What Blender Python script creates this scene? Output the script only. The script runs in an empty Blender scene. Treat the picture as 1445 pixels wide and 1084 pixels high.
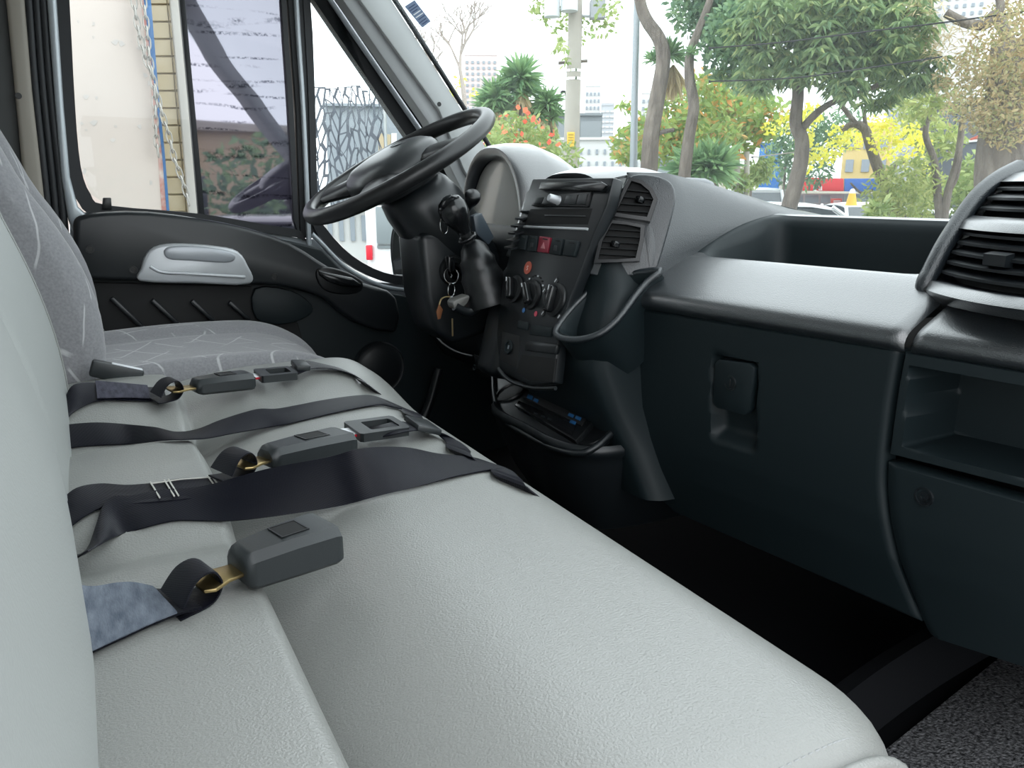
import bpy, bmesh, math, random
from mathutils import Vector as V, Matrix as M
random.seed(7)
SC = bpy.context.scene
COL = SC.collection
# ------------------------------------------------------------------ camera
F, CX, CY = 1100.0, 722.5, 542.0            # focal length in pixels of the 1445 x 1084 frame
PITCH, YAW, CAM = math.radians(14.1), math.radians(28.6), V((0, 0, 1.4))
cam_data = bpy.data.cameras.new('camera'); cam_data.sensor_width = 36; cam_data.lens = 36 * F / 1445
cam_data.clip_start = .02; cam_data.clip_end = 600
cam_ob = bpy.data.objects.new('camera', cam_data); COL.objects.link(cam_ob)
cam_ob.location = CAM; cam_ob.rotation_euler = (math.pi / 2 - PITCH, 0, -YAW)
SC.camera = cam_ob
# ------------------------------------------------------------------ overcast sky, exposure
SKY = 2.4
w = bpy.data.worlds.new('overcast_sky'); SC.world = w; w.use_nodes = True
bg = w.node_tree.nodes['Background']; bg.inputs[0].default_value = (.93, .97, 1, 1); bg.inputs[1].default_value = SKY
SC.view_settings.view_transform = 'Standard'; SC.view_settings.look = 'None'
SC.view_settings.gamma = 1; SC.view_settings.use_curve_mapping = False
SC.view_settings.exposure = .52
SC.cycles.max_bounces = 10; SC.cycles.transparent_max_bounces = 16; SC.cycles.use_denoising = True
SC.cycles.caustics_reflective = False; SC.cycles.caustics_refractive = False; SC.cycles.sample_clamp_indirect = 6

# ------------------------------------------------------------------ helpers
cp, sp, cyw, syw = math.cos(PITCH), math.sin(PITCH), math.cos(YAW), math.sin(YAW)
def P(px, py, X=None, Y=None, Z=None, D=None):
    """world point seen at a pixel, at a known plane X / Y / Z or horizontal distance D"""
    r, u = (px - CX) / F, (CY - py) / F
    f = cp + sp * u
    d = V((r * cyw + f * syw, f * cyw - r * syw, -sp + cp * u))
    if X is not None: s = X / d.x
    elif Y is not None: s = Y / d.y
    elif Z is not None: s = (Z - CAM.z) / d.z
    else: s = D / math.hypot(d.x, d.y)
    return CAM + d * s
def proj(p):
    q = p - CAM; r = q.x * cyw - q.y * syw; h = q.x * syw + q.y * cyw; f = h * cp - q.z * sp
    return CX + F * r / f, CY - F * (h * sp + q.z * cp) / f
def tag(o, label=None, cat=None, group=None, kind=None):
    if label: o['label'] = label
    if cat: o['category'] = cat
    if group: o['group'] = group
    if kind: o['kind'] = kind
    return o
def empty(name, loc=(0, 0, 0), label=None, cat=None, group=None, kind=None):
    o = bpy.data.objects.new(name, None); COL.objects.link(o); o.location = loc; o.empty_display_size = .05
    return tag(o, label, cat, group, kind)
def link(name, me, mat, parent=None, smooth=None, world=True):
    o = bpy.data.objects.new(name, me); COL.objects.link(o)
    if mat and not me.materials: me.materials.append(mat)
    if smooth is not None: shade(me, smooth)
    if parent:
        o.parent = parent
        if world:
            m = M.Identity(4); q = parent
            while q: m = q.matrix_basis @ m; q = q.parent
            o.matrix_basis = m.inverted()
    return o
def shade(me, ang=35):
    for p in me.polygons: p.use_smooth = True
    if ang < 180: me.set_sharp_from_angle(angle=math.radians(ang))
def bm_ob(name, bm, mat, parent=None, smooth=35, world=True):
    bmesh.ops.recalc_face_normals(bm, faces=bm.faces[:])
    me = bpy.data.meshes.new(name); bm.to_mesh(me); bm.free()
    return link(name, me, mat, parent, smooth, world)
def raw(name, vs, fs, mat, parent=None, smooth=35, world=True, recalc=True):
    bm = bmesh.new(); vv = [bm.verts.new(v) for v in vs]
    for f in fs:
        try: bm.faces.new([vv[i] for i in f])
        except ValueError: pass
    if recalc: bmesh.ops.recalc_face_normals(bm, faces=bm.faces[:])
    me = bpy.data.meshes.new(name); bm.to_mesh(me); bm.free()
    return link(name, me, mat, parent, smooth, world)
def add_box(bm, c, s, mat=None, bev=0, seg=2):
    t = bmesh.new(); bmesh.ops.create_cube(t, size=1)
    bmesh.ops.scale(t, vec=s, verts=t.verts)
    if bev: bmesh.ops.bevel(t, geom=t.edges[:], offset=bev, segments=seg, affect='EDGES', profile=.5)
    m = (mat if mat else M.Identity(4)); m = M.Translation(c) @ m if not mat else m @ M.Translation(c)
    bmesh.ops.transform(t, matrix=m, verts=t.verts)
    merge(bm, t)
def merge(bm, t):
    me = bpy.data.meshes.new('tmp'); t.to_mesh(me); t.free(); bm.from_mesh(me); bpy.data.meshes.remove(me)
def box(name, c, s, mat, parent=None, bev=.002, seg=2, rot=None):
    """rot: 4x4 frame in which c is expressed"""
    bm = bmesh.new(); add_box(bm, c, s, rot, bev, seg); return bm_ob(name, bm, mat, parent, 40)
def frame(o, ex, ez):
    """4x4 with x along ex, z near ez"""
    ex = V(ex).normalized(); ey = V(ez).cross(ex).normalized(); ez = ex.cross(ey)
    m = M((ex, ey, ez)).transposed().to_4x4(); m.translation = V(o); return m
def crv(pts, n=6, closed=False):
    """Catmull-Rom through points (any dimension)"""
    pts = [V(p) for p in pts]; N = len(pts); out = []
    rng = range(N if closed else N - 1)
    for i in rng:
        g = (lambda k: pts[k % N]) if closed else (lambda k: pts[max(0, min(N - 1, k))])
        a, b, c, d = g(i - 1), g(i), g(i + 1), g(i + 2)
        for k in range(n):
            t = k / n
            out.append(.5 * ((2 * b) + (c - a) * t + (2 * a - 5 * b + 4 * c - d) * t * t + (3 * b - a - 3 * c + d) * t ** 3))
    if not closed: out.append(pts[-1])
    return out
def loft_v(secs, closed=True, cap=True):
    vs = [V(p) for s in secs for p in s]; n = len(secs[0]); fs = []
    for i in range(len(secs) - 1):
        for j in range(n if closed else n - 1):
            k = (j + 1) % n
            fs.append((i * n + j, i * n + k, (i + 1) * n + k, (i + 1) * n + j))
    if cap and closed: fs += [tuple(range(n)), tuple((len(secs) - 1) * n + j for j in range(n))]
    return vs, fs
def loft(name, secs, mat, parent=None, closed=True, cap=True, smooth=40):
    vs, fs = loft_v(secs, closed, cap); return raw(name, vs, fs, mat, parent, smooth)
def add_tube(bm, pts, r, n=8, closed=False, cap=True):
    pts = [V(p) for p in pts]; N = len(pts); rs = r if isinstance(r, (list, tuple)) else [r] * N
    up = None; rings = []
    for i, p in enumerate(pts):
        t = (pts[(i + 1) % N] - pts[i - 1]) if closed else (pts[min(i + 1, N - 1)] - pts[max(i - 1, 0)])
        t = t.normalized() if t.length > 1e-9 else V((0, 0, 1))
        if up is None:
            up = t.cross(V((0, 0, 1)) if abs(t.z) < .9 else V((1, 0, 0))).normalized()
        up = (up - t * up.dot(t)).normalized(); b = t.cross(up)
        rings.append([bm.verts.new(p + (up * math.cos(a) + b * math.sin(a)) * rs[i]) for a in [2 * math.pi * k / n for k in range(n)]])
    for i in range(N if closed else N - 1):
        A, B = rings[i], rings[(i + 1) % N]
        for k in range(n): bm.faces.new((A[k], A[(k + 1) % n], B[(k + 1) % n], B[k]))
    if cap and not closed: bm.faces.new(rings[0]); bm.faces.new(rings[-1][::-1])
def tube(name, pts, r, mat, parent=None, n=8, closed=False, smooth=60):
    bm = bmesh.new(); add_tube(bm, pts, r, n, closed); return bm_ob(name, bm, mat, parent, smooth)
def slab(name, pts, vec, mat, parent=None, bev=0, seg=2, smooth=35):
    """polygon pts extruded along vec"""
    bm = bmesh.new(); vec = V(vec); a = [bm.verts.new(V(p)) for p in pts]; b = [bm.verts.new(V(p) + vec) for p in pts]; n = len(pts)
    bm.faces.new(a); bm.faces.new(b[::-1])
    for i in range(n): bm.faces.new((a[i], b[i], b[(i + 1) % n], a[(i + 1) % n]))
    bmesh.ops.recalc_face_normals(bm, faces=bm.faces[:])
    if bev:
        ed = [e for e in bm.edges if len(e.link_faces) == 2 and e.calc_face_angle() > .6]
        bmesh.ops.bevel(bm, geom=ed, offset=bev, segments=seg, affect='EDGES', profile=.5, clamp_overlap=True)
    return bm_ob(name, bm, mat, parent, smooth)
def ring(name, outer, inner, vec, mat, parent=None, smooth=40):
    n = len(outer); vec = V(vec)
    secs = [outer, [V(p) + vec for p in outer], [V(p) + vec for p in inner], inner, outer]
    vs, fs = loft_v(secs, True, False); return raw(name, vs, fs, mat, parent, smooth)
def offset_in(pts, d):
    """shrink a closed outline toward its centroid-side by d (3-D planar, averaged normals)"""
    pts = [V(p) for p in pts]; c = sum(pts, V((0, 0, 0))) / len(pts); n = len(pts)
    nn = V((0, 0, 0))
    for i in range(n): nn += (pts[i] - c).cross(pts[(i + 1) % n] - c)
    nn.normalize(); out = []
    for i in range(n):
        t = (pts[(i + 1) % n] - pts[i - 1]).normalized(); out.append(pts[i] + nn.cross(t) * d)
    return out
def ribbon(name, cen, wid, th, mat, parent=None, n=5):
    """webbing: centre points and full-width vectors"""
    c = crv(cen, n); wv = crv(wid, n); secs = []
    for i, p in enumerate(c):
        t = (c[min(i + 1, len(c) - 1)] - c[max(i - 1, 0)]).normalized(); wd = wv[i]; nn = t.cross(wd).normalized() * th / 2
        secs.append([p + wd * s + nn * q * (1 if abs(s) < .45 else .55) for q, ss in ((1, (-.5, -.4, 0, .4, .5)), (-1, (.5, .4, 0, -.4, -.5))) for s in ss])
    return loft(name, secs, mat, parent, True, True, 50)
def lathe(name, prof, m, mat, parent=None, n=24, smooth=40):
    """prof (r, h) about local z of frame m"""
    secs = [[m @ V((r * math.cos(2 * math.pi * k / n), r * math.sin(2 * math.pi * k / n), h)) for k in range(n)] for r, h in prof]
    return loft(name, secs, mat, parent, True, True, smooth)
def copy_tree(o, loc=None, rz=None, parent=None):
    c = o.copy(); COL.objects.link(c); c.parent = parent
    if loc is not None: c.location = loc
    if rz is not None: c.rotation_euler = (0, 0, rz)
    for ch in o.children: copy_tree(ch, parent=c)
    return c
def text_mesh(name, s, size, m, mat, parent=None, depth=.0005, align='CENTER'):
    cu = bpy.data.curves.new(name, 'FONT'); cu.body = s; cu.size = size; cu.extrude = depth; cu.align_x = align; cu.align_y = 'CENTER'; cu.resolution_u = 3
    o = bpy.data.objects.new(name, cu); COL.objects.link(o)
    dg = bpy.context.evaluated_depsgraph_get(); me = bpy.data.meshes.new_from_object(o.evaluated_get(dg))
    bpy.data.objects.remove(o); bpy.data.curves.remove(cu); me.transform(m)
    return link(name, me, mat, parent)
# ------------------------------------------------------------------ materials
def nodes(name):
    m = bpy.data.materials.new(name); m.use_nodes = True; nt = m.node_tree
    return m, nt, nt.nodes, nt.links, nt.nodes['Principled BSDF']
def mat(name, col, rough=.5, metal=0, spec=.5, bump=None, var=None, coat=0, sheen=0, noise_detail=3, stretch=None):
    m, nt, N, L, b = nodes(name)
    b.inputs['Base Color'].default_value = (*col, 1); b.inputs['Roughness'].default_value = rough
    b.inputs['Metallic'].default_value = metal; b.inputs['Specular IOR Level'].default_value = spec
    b.inputs['Coat Weight'].default_value = coat; b.inputs['Coat Roughness'].default_value = .05; b.inputs['Sheen Weight'].default_value = sheen
    if bump or var: tc = N.new('ShaderNodeTexCoord')
    src = tc.outputs['Object'] if (bump or var) else None
    if stretch and src:
        mp = N.new('ShaderNodeMapping'); mp.inputs['Scale'].default_value = stretch; L.new(src, mp.inputs[0]); src = mp.outputs[0]
    if bump:
        nz = N.new('ShaderNodeTexNoise'); nz.inputs['Scale'].default_value = bump[0]; nz.inputs['Detail'].default_value = noise_detail
        L.new(src, nz.inputs['Vector']); bp = N.new('ShaderNodeBump'); bp.inputs['Strength'].default_value = bump[1]
        bp.inputs['Distance'].default_value = bump[2] if len(bump) > 2 else .001
        L.new(nz.outputs[0], bp.inputs['Height']); L.new(bp.outputs[0], b.inputs['Normal'])
    if var:
        n2 = N.new('ShaderNodeTexNoise'); n2.inputs['Scale'].default_value = var[0]; n2.inputs['Detail'].default_value = 5
        L.new(src, n2.inputs['Vector']); rp = N.new('ShaderNodeValToRGB')
        c2 = var[1]; rp.color_ramp.elements[0].position = .3; rp.color_ramp.elements[1].position = .7
        rp.color_ramp.elements[0].color = (*col, 1); rp.color_ramp.elements[1].color = (*c2, 1)
        L.new(n2.outputs[0], rp.inputs[0]); L.new(rp.outputs[0], b.inputs['Base Color'])
    return m
def glass(name, tint, refl=.08, haze=0, hazecol=(.8, .85, .9)):
    m, nt, N, L, b = nodes(name); N.remove(b); out = N['Material Output']
    tr = N.new('ShaderNodeBsdfTransparent'); tr.inputs[0].default_value = (*tint, 1)
    gl = N.new('ShaderNodeBsdfGlossy'); gl.inputs['Roughness'].default_value = .01; gl.inputs[0].default_value = (1, 1, 1, 1)
    lw = N.new('ShaderNodeLayerWeight'); lw.inputs[0].default_value = .5
    pw5 = N.new('ShaderNodeMath'); pw5.operation = 'POWER'; pw5.inputs[1].default_value = 4; L.new(lw.outputs['Facing'], pw5.inputs[0])
    fr = N.new('ShaderNodeMath'); fr.operation = 'MULTIPLY_ADD'; fr.inputs[1].default_value = .5; fr.inputs[2].default_value = .012; L.new(pw5.outputs[0], fr.inputs[0])
    mx = N.new('ShaderNodeMixShader'); L.new(fr.outputs[0], mx.inputs[0]); L.new(tr.outputs[0], mx.inputs[1]); L.new(gl.outputs[0], mx.inputs[2])
    last = mx
    if haze:
        tl = N.new('ShaderNodeBsdfTranslucent'); tl.inputs[0].default_value = (*hazecol, 1)
        m2 = N.new('ShaderNodeMixShader'); m2.inputs[0].default_value = haze
        L.new(mx.outputs[0], m2.inputs[1]); L.new(tl.outputs[0], m2.inputs[2]); last = m2
    L.new(last.outputs[0], out.inputs[0]); return m
MT = {}
MT['dash'] = mat('dash_plastic', (.015, .019, .0225), .30, spec=1, bump=(700, .5, .0013), noise_detail=1)
MT['dash_m'] = mat('dash_plastic_dim', (.013, .0175, .0215), .32, spec=.9, bump=(700, .45, .0012), noise_detail=1)  # uncoated copy of the dash plastic, dims sides that face less light
MT['vent_black'] = mat('vent_plastic', (.006, .007, .008), .5, spec=.25)
MT['dash'].node_tree.nodes['Principled BSDF'].inputs['Coat Weight'].default_value = .9; MT['dash'].node_tree.nodes['Principled BSDF'].inputs['Coat Roughness'].default_value = .27; MT['dash'].node_tree.nodes['Principled BSDF'].inputs['Coat IOR'].default_value = 1.75
MT['dash_s'] = mat('smooth_plastic', (.008, .0105, .0125), .36, spec=.5, bump=(1400, .12, .0004), noise_detail=1)
MT['panel'] = mat('panel_plastic', (.0065, .0122, .0145), .52, spec=.32, bump=(1300, .2, .0005), noise_detail=1)
MT['black'] = mat('black_plastic', (.006, .007, .008), .35)
MT['gloss'] = mat('gloss_black', (.008, .009, .010), .2)
MT['deep'] = mat('recess_shade_black', (.003, .0035, .004), .7)  # near-black; on openings, slots and seams it paints their shade
MT['rubber'] = mat('rubber_seal', (.014, .016, .019), .55)
MT['wheel'] = mat('wheel_leather', (.012, .0125, .0135), .34, bump=(500, .15, .0006))
MT['hub'] = mat('hub_plastic', (.022, .025, .027), .34, bump=(900, .15, .0005))
MT['vinyl'] = mat('seat_vinyl', (.252, .258, .246), .38, spec=.75, bump=(560, .6, .0011), noise_detail=2)
MT['vinyl_back'] = mat('seat_back_vinyl', (.345, .36, .352), .55, spec=.3, bump=(420, .35, .001), noise_detail=2)
MT['webbing'] = mat('belt_webbing', (.005, .0055, .010), .42, spec=.2, bump=(1, .3, .0006))
MT['web_fade'] = mat('faded_webbing', (.045, .06, .085), .75, bump=(900, .5, .001), var=(140, (.13, .15, .185)), stretch=(1, .3, 1))
MT['thread'] = mat('thread', (.55, .54, .5), .8)
MT['stitch'] = mat('seam_thread', (.30, .31, .31), .8)
MT['buckle'] = mat('buckle_plastic', (.017, .021, .023), .42, bump=(900, .2, .0005))
MT['gold'] = mat('zinc_plate', (.48, .36, .17), .34, metal=1, bump=(60, .2, .001))
MT['chrome'] = mat('chrome', (.8, .8, .8), .12, metal=1)
MT['clear'] = mat('white_clip', (.75, .77, .8), .3)
MT['red'] = mat('red_plastic', (.65, .02, .04), .4)
MT['hazard'] = mat('hazard_red', (.22, .012, .03), .35)
MT['white'] = mat('white_print', (.62, .64, .66), .6)
MT['paint'] = mat('door_paint', (.40, .44, .47), .28, metal=.25, coat=.4)
MT['beige'] = mat('pillar_trim', (.30, .275, .235), .6, bump=(500, .2, .0006))
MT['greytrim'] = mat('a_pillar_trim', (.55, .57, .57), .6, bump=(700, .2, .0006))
MT['silver'] = mat('silver_plastic', (.52, .54, .56), .38, metal=.35, bump=(900, .1, .0004))
MT['headliner'] = mat('headliner', (.42, .42, .40), .9, bump=(300, .3, .001))
MT['carpet'] = mat('speckled_carpet', (.006, .007, .008), .95, spec=.1, bump=(260, 1, .006), var=(190, (.22, .22, .23)))
MT['mat_rub'] = mat('floor_rubber', (.003, .0034, .0045), .8, spec=.12, bump=(200, .3, .001))
MT['lens'] = mat('reflection_lens', (.74, .74, .70), .3, coat=1)  # pale base colour stands in for the reflection in the clear lens
MT['sticker'] = mat('orange_sticker', (.48, .10, .06), .5)
MT['brown'] = mat('leather_tag', (.26, .10, .04), .6)
MT['brass'] = mat('brass_chain', (.6, .45, .25), .35, metal=1)
MT['blue_p'] = mat('blue_print', (.02, .14, .4), .4)
MT['led'] = mat('blue_led', (.02, .1, .25), .4)
def velour():
    m, nt, N, L, b = nodes('velour'); tc = N.new('ShaderNodeTexCoord')
    b.inputs['Roughness'].default_value = .95; b.inputs['Sheen Weight'].default_value = .35; b.inputs['Specular IOR Level'].default_value = .15
    n1 = N.new('ShaderNodeTexNoise'); n1.inputs['Scale'].default_value = 260; L.new(tc.outputs['Object'], n1.inputs[0])
    r1 = N.new('ShaderNodeValToRGB'); r1.color_ramp.elements[0].color = (.17, .17, .185, 1); r1.color_ramp.elements[1].color = (.30, .30, .31, 1)
    L.new(n1.outputs[0], r1.inputs[0])
    last = r1.outputs[0]
    for k, rot in enumerate(((.3, .2, .6), (.9, .4, -.5), (.1, 1.1, 1.4))):   # printed scratchy lines of the cloth
        mp = N.new('ShaderNodeMapping'); mp.inputs['Rotation'].default_value = rot; L.new(tc.outputs['Object'], mp.inputs[0])
        wv = N.new('ShaderNodeTexWave'); wv.inputs['Scale'].default_value = 4.2 + k; wv.inputs['Distortion'].default_value = 1.2; wv.inputs['Detail Scale'].default_value = 1.5
        L.new(mp.outputs[0], wv.inputs[0]); rp = N.new('ShaderNodeValToRGB')
        rp.color_ramp.elements[0].position = .992; rp.color_ramp.elements[1].position = .998
        L.new(wv.outputs[1], rp.inputs[0]); n2 = N.new('ShaderNodeTexNoise'); n2.inputs['Scale'].default_value = 9 + 3 * k; L.new(mp.outputs[0], n2.inputs[0])
        r2 = N.new('ShaderNodeValToRGB'); r2.color_ramp.elements[0].position = .5; r2.color_ramp.elements[1].position = .56; L.new(n2.outputs[0], r2.inputs[0])
        mu = N.new('ShaderNodeMath'); mu.operation = 'MULTIPLY'; L.new(rp.outputs[0], mu.inputs[0]); L.new(r2.outputs[0], mu.inputs[1])
        mx = N.new('ShaderNodeMixRGB'); mx.inputs[2].default_value = (.46, .46, .47, 1); L.new(mu.outputs[0], mx.inputs[0]); L.new(last, mx.inputs[1]); last = mx.outputs[0]
    L.new(last, b.inputs[0])
    bp = N.new('ShaderNodeBump'); bp.inputs['Strength'].default_value = .3; bp.inputs['Distance'].default_value = .001; L.new(n1.outputs[0], bp.inputs['Height']); L.new(bp.outputs[0], b.inputs['Normal'])
    return m
MT['velour'] = velour()
def webbing_weave(m):
    N, L = m.node_tree.nodes, m.node_tree.links; b = N['Principled BSDF']
    for n in [n for n in N if n.type == 'TEX_NOISE']:
        wv = N.new('ShaderNodeTexWave'); wv.inputs['Scale'].default_value = 260; wv.bands_direction = 'DIAGONAL'; wv.inputs['Distortion'].default_value = .5
        L.new(N['Texture Coordinate'].outputs['Object'], wv.inputs[0])
        bp = [x for x in N if x.type == 'BUMP'][0]; L.new(wv.outputs[1], bp.inputs['Height']); N.remove(n)
webbing_weave(MT['webbing'])
def film():
    """bubbled lavender privacy film on a pane: half mirror, wrinkled"""
    m, nt, N, L, b = nodes('privacy_film'); out = N['Material Output']
    tc = N.new('ShaderNodeTexCoord'); mp = N.new('ShaderNodeMapping'); mp.inputs['Scale'].default_value = (1.5, 1, 5); mp.inputs['Rotation'].default_value = (0, .22, 0)
    L.new(tc.outputs['Object'], mp.inputs[0])
    n2 = N.new('ShaderNodeTexNoise'); n2.inputs['Scale'].default_value = 160; L.new(tc.outputs['Object'], n2.inputs[0])
    r2 = N.new('ShaderNodeValToRGB'); r2.color_ramp.elements[0].position = .36; r2.color_ramp.elements[1].position = .6; L.new(n2.outputs[0], r2.inputs[0])
    acc = None
    for k, (rot, sc_, dist) in enumerate(((.12, 1.3, 7), (-.22, .9, 9), (.5, .55, 6))):      # creases of the film, three families
        m2_ = N.new('ShaderNodeMapping'); m2_.inputs['Scale'].default_value = (1.5, 1, 5); m2_.inputs['Rotation'].default_value = (0, rot, 0); m2_.inputs['Location'].default_value = (.3 * k, 0, .17 * k); L.new(tc.outputs['Object'], m2_.inputs[0])
        wv = N.new('ShaderNodeTexWave'); wv.bands_direction = 'Z'; wv.inputs['Scale'].default_value = sc_; wv.inputs['Distortion'].default_value = dist; wv.inputs['Detail'].default_value = 3; wv.inputs['Detail Scale'].default_value = .7
        L.new(m2_.outputs[0], wv.inputs[0])
        rp = N.new('ShaderNodeValToRGB'); rp.color_ramp.elements[0].position = .955; rp.color_ramp.elements[1].position = .999; L.new(wv.outputs[1], rp.inputs[0])
        n3 = N.new('ShaderNodeTexNoise'); n3.inputs['Scale'].default_value = 7 + 2 * k; L.new(m2_.outputs[0], n3.inputs[0])
        r3 = N.new('ShaderNodeValToRGB'); r3.color_ramp.elements[0].position = .42; r3.color_ramp.elements[1].position = .62; L.new(n3.outputs[0], r3.inputs[0])
        ml = N.new('ShaderNodeMath'); ml.operation = 'MULTIPLY'; L.new(rp.outputs[0], ml.inputs[0]); L.new(r3.outputs[0], ml.inputs[1])
        if acc is None: acc = ml
        else:
            ad = N.new('ShaderNodeMath'); ad.operation = 'MAXIMUM'; L.new(acc.outputs[0], ad.inputs[0]); L.new(ml.outputs[0], ad.inputs[1]); acc = ad
    mu = N.new('ShaderNodeMath'); mu.operation = 'MULTIPLY'; L.new(acc.outputs[0], mu.inputs[0]); L.new(r2.outputs[0], mu.inputs[1])
    mc = N.new('ShaderNodeMixRGB'); mc.inputs[1].default_value = (.44, .43, .49, 1); mc.inputs[2].default_value = (.10, .10, .13, 1); L.new(mu.outputs[0], mc.inputs[0])
    gl = N.new('ShaderNodeBsdfGlossy'); gl.inputs['Roughness'].default_value = .02; L.new(mc.outputs[0], gl.inputs[0])
    bp = N.new('ShaderNodeBump'); bp.inputs['Strength'].default_value = .035; bp.inputs['Distance'].default_value = .002; L.new(wv.outputs[1], bp.inputs['Height']); L.new(bp.outputs[0], gl.inputs['Normal'])
    tr = N.new('ShaderNodeBsdfTransparent'); tr.inputs[0].default_value = (.16, .16, .2, 1)
    mx = N.new('ShaderNodeMixShader'); mx.inputs[0].default_value = .88; L.new(tr.outputs[0], mx.inputs[1]); L.new(gl.outputs[0], mx.inputs[2])
    tl = N.new('ShaderNodeBsdfTranslucent'); mt2 = N.new('ShaderNodeMixRGB'); mt2.blend_type = 'MULTIPLY'; mt2.inputs[0].default_value = 1; mt2.inputs[2].default_value = (.8, .8, .85, 1); L.new(mc.outputs[0], mt2.inputs[1]); L.new(mt2.outputs[0], tl.inputs[0])
    m3 = N.new('ShaderNodeMixShader'); m3.inputs[0].default_value = .38; L.new(mx.outputs[0], m3.inputs[1]); L.new(tl.outputs[0], m3.inputs[2])
    L.new(m3.outputs[0], out.inputs[0]); N.remove(b); return m
MT['film'] = film()
MT['glass'] = glass('window_glass', (.93, .96, .96))
MT['screen_glass'] = glass('windscreen_glass', (.92, .95, .95), haze=.012)
# ================================================================== SETTING: the cab shell
fl = box('floor', (.475, 1.045, .635), (1.95, 1.85, .05), MT['mat_rub'], bev=0); tag(fl, 'black rubber cab floor under the bench and dashboard', 'floor', kind='structure')
car = slab('carpet_mat', [(1.24, .60, .661), (.80, .535, .661), (.3, .46, .661), (.3, .13, .661), (1.24, .13, .661)], (0, 0, .012), MT['carpet'], bev=.003)
tag(car, 'grey speckled carpet mat on the passenger step', 'mat')
edge_pts = crv([(1.30, .625, .675), (1.21, .613, .69), (1.0, .59, .70), (.80, .56, .70), (.5, .50, .69)], 5)
sec = []
for p in edge_pts: sec.append([p + V(q) for q in ((0, .045, -.012), (0, .035, .05), (0, .012, .055), (0, -.004, .03), (0, -.012, -.012))])
se = loft('trim_1', sec, MT['mat_rub']); tag(se, kind='structure', label='raised black rubber edge between floor and carpet', cat='trim')
cl = box('ceiling', (.02, 1.045, 2.205), (1.14, 1.9, .03), MT['headliner'], bev=.005); tag(cl, 'pale cab headliner', 'ceiling', kind='structure')
wb = box('wall_back', (-.52, 1.045, 1.42), (.04, 1.9, 1.62), MT['beige'], bev=0); tag(wb, 'bulkhead behind the seats', 'wall', kind='structure')
wf = box('wall_front', (1.40, 1.045, .98), (.04, 1.85, .68), MT['mat_rub'], bev=0); tag(wf, 'black firewall under the dashboard', 'wall', kind='structure')
wr = box('wall_right', (-.33, .10, 1.40), (.34, .05, 1.58), MT['paint'], bev=.01); tag(wr, 'unseen van side behind the passenger door opening, added to cut light', 'wall', kind='structure')  # out of view; added to limit light from the door opening
rr_ = box('trim_4', (.05, .11, 2.175), (1.0, .07, .06), MT['greytrim'], bev=.02); tag(rr_, 'unseen roof rail above the passenger door opening, added to cut light', 'trim', kind='structure')  # out of view; added to narrow the opening and darken the dash
pdr = empty('door_2', (1.0, .10, .8), 'unseen open passenger door beside the dashboard end, added to block sky light', 'door', kind='structure')  # out of frame; added to block sky light from the front right
pm_ = frame((1.0, .08, .62), (.42, -.91, 0), (0, 0, 1))
box('door_skin', (.48, 0, .38), (.96, .06, .80), MT['paint'], pdr, .02, 2, pm_); box('door_trim', (.48, -.045, .38), (.88, .03, .70), MT['panel'], pdr, .02, 2, pm_)
for c_, s_ in (((.96, 0, 1.0), (.06, .05, .60)), ((.60, 0, 1.33), (.74, .05, .06))): box('window_frame', c_, s_, MT['paint'], pdr, .01, 2, pm_)
box('slanted_frame', (0, 0, 0), (.78, .05, .05), MT['paint'], pdr, .01, 2, pm_ @ M.Translation((.14, 0, 1.05)) @ M.Rotation(-1.05, 4, 'Y'))
# windscreen -------------------------------------------------------
def ws(t, Y, off=0):
    b = 1 - ((Y - 1.0) / .88) ** 2
    x = (1.075 + .26 * b) * (1 - t) + (.50 + .14 * b) * t
    return V((x + off, Y, 1.335 + .70 * t))
g = [[ws(i * 1.2 / 10, .12 + 1.76 * j / 18) for j in range(19)] for i in range(11)]
vs = [p for r in g for p in r] + [p + V((.005, 0, .004)) for r in g for p in r]
fs = []
for i in range(10):
    for j in range(18):
        a = i * 19 + j; q = (a, a + 1, a + 20, a + 19); fs += [q, tuple(209 + k for k in q)[::-1]]
ws_o = raw('window_1', vs, fs, MT['screen_glass'], None, 180, recalc=False); tag(ws_o, 'wide raked windscreen over the dashboard', 'windscreen', kind='structure')
# sticker on the glass
def st_pt(px, py):
    lo, hi = 1.5, 1.87
    for _ in range(40):
        mid = (lo + hi) / 2; q = P(px, py, Y=mid); t = (q.z - 1.335) / .70
        if ws(t, mid).x - .004 < q.x: lo, hi = lo, mid
        else: lo = mid
    return q
sq = [P(a, b, Y=1.70) for a, b in ((571, 9), (585, 0), (608, 30), (596, 39))]
n_ = (sq[1] - sq[0]).cross(sq[2] - sq[0]).normalized()
stk = empty('windscreen_sticker', sq[3], 'small blue printed sticker stuck to the windscreen near the driver pillar', 'sticker')
slab('backing', sq, n_ * .0008, mat('sticker_blue', (.12, .17, .27), .5), stk)
for i, (u0, u1, v) in enumerate(((.15, .8, .12), (.1, .9, .22), (.15, .7, .32), (.1, .85, .42), (.1, .9, .55), (.2, .9, .66), (.1, .8, .78), (.2, .8, .88))):
    f_ = lambda u, v: sq[0].lerp(sq[1], u).lerp(sq[3].lerp(sq[2], u), v)
    a, b = f_(u0, v), f_(u1, v); d = (sq[3] - sq[0]).normalized() * .0022
    slab('print_line', [a, b, b + d, a + d], -n_ * .0006 if n_.y > 0 else n_ * .0012, MT['white'] if i in (3, 4) else mat('sticker_ink%d' % i, (.03, .05, .12), .6), stk)
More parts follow.
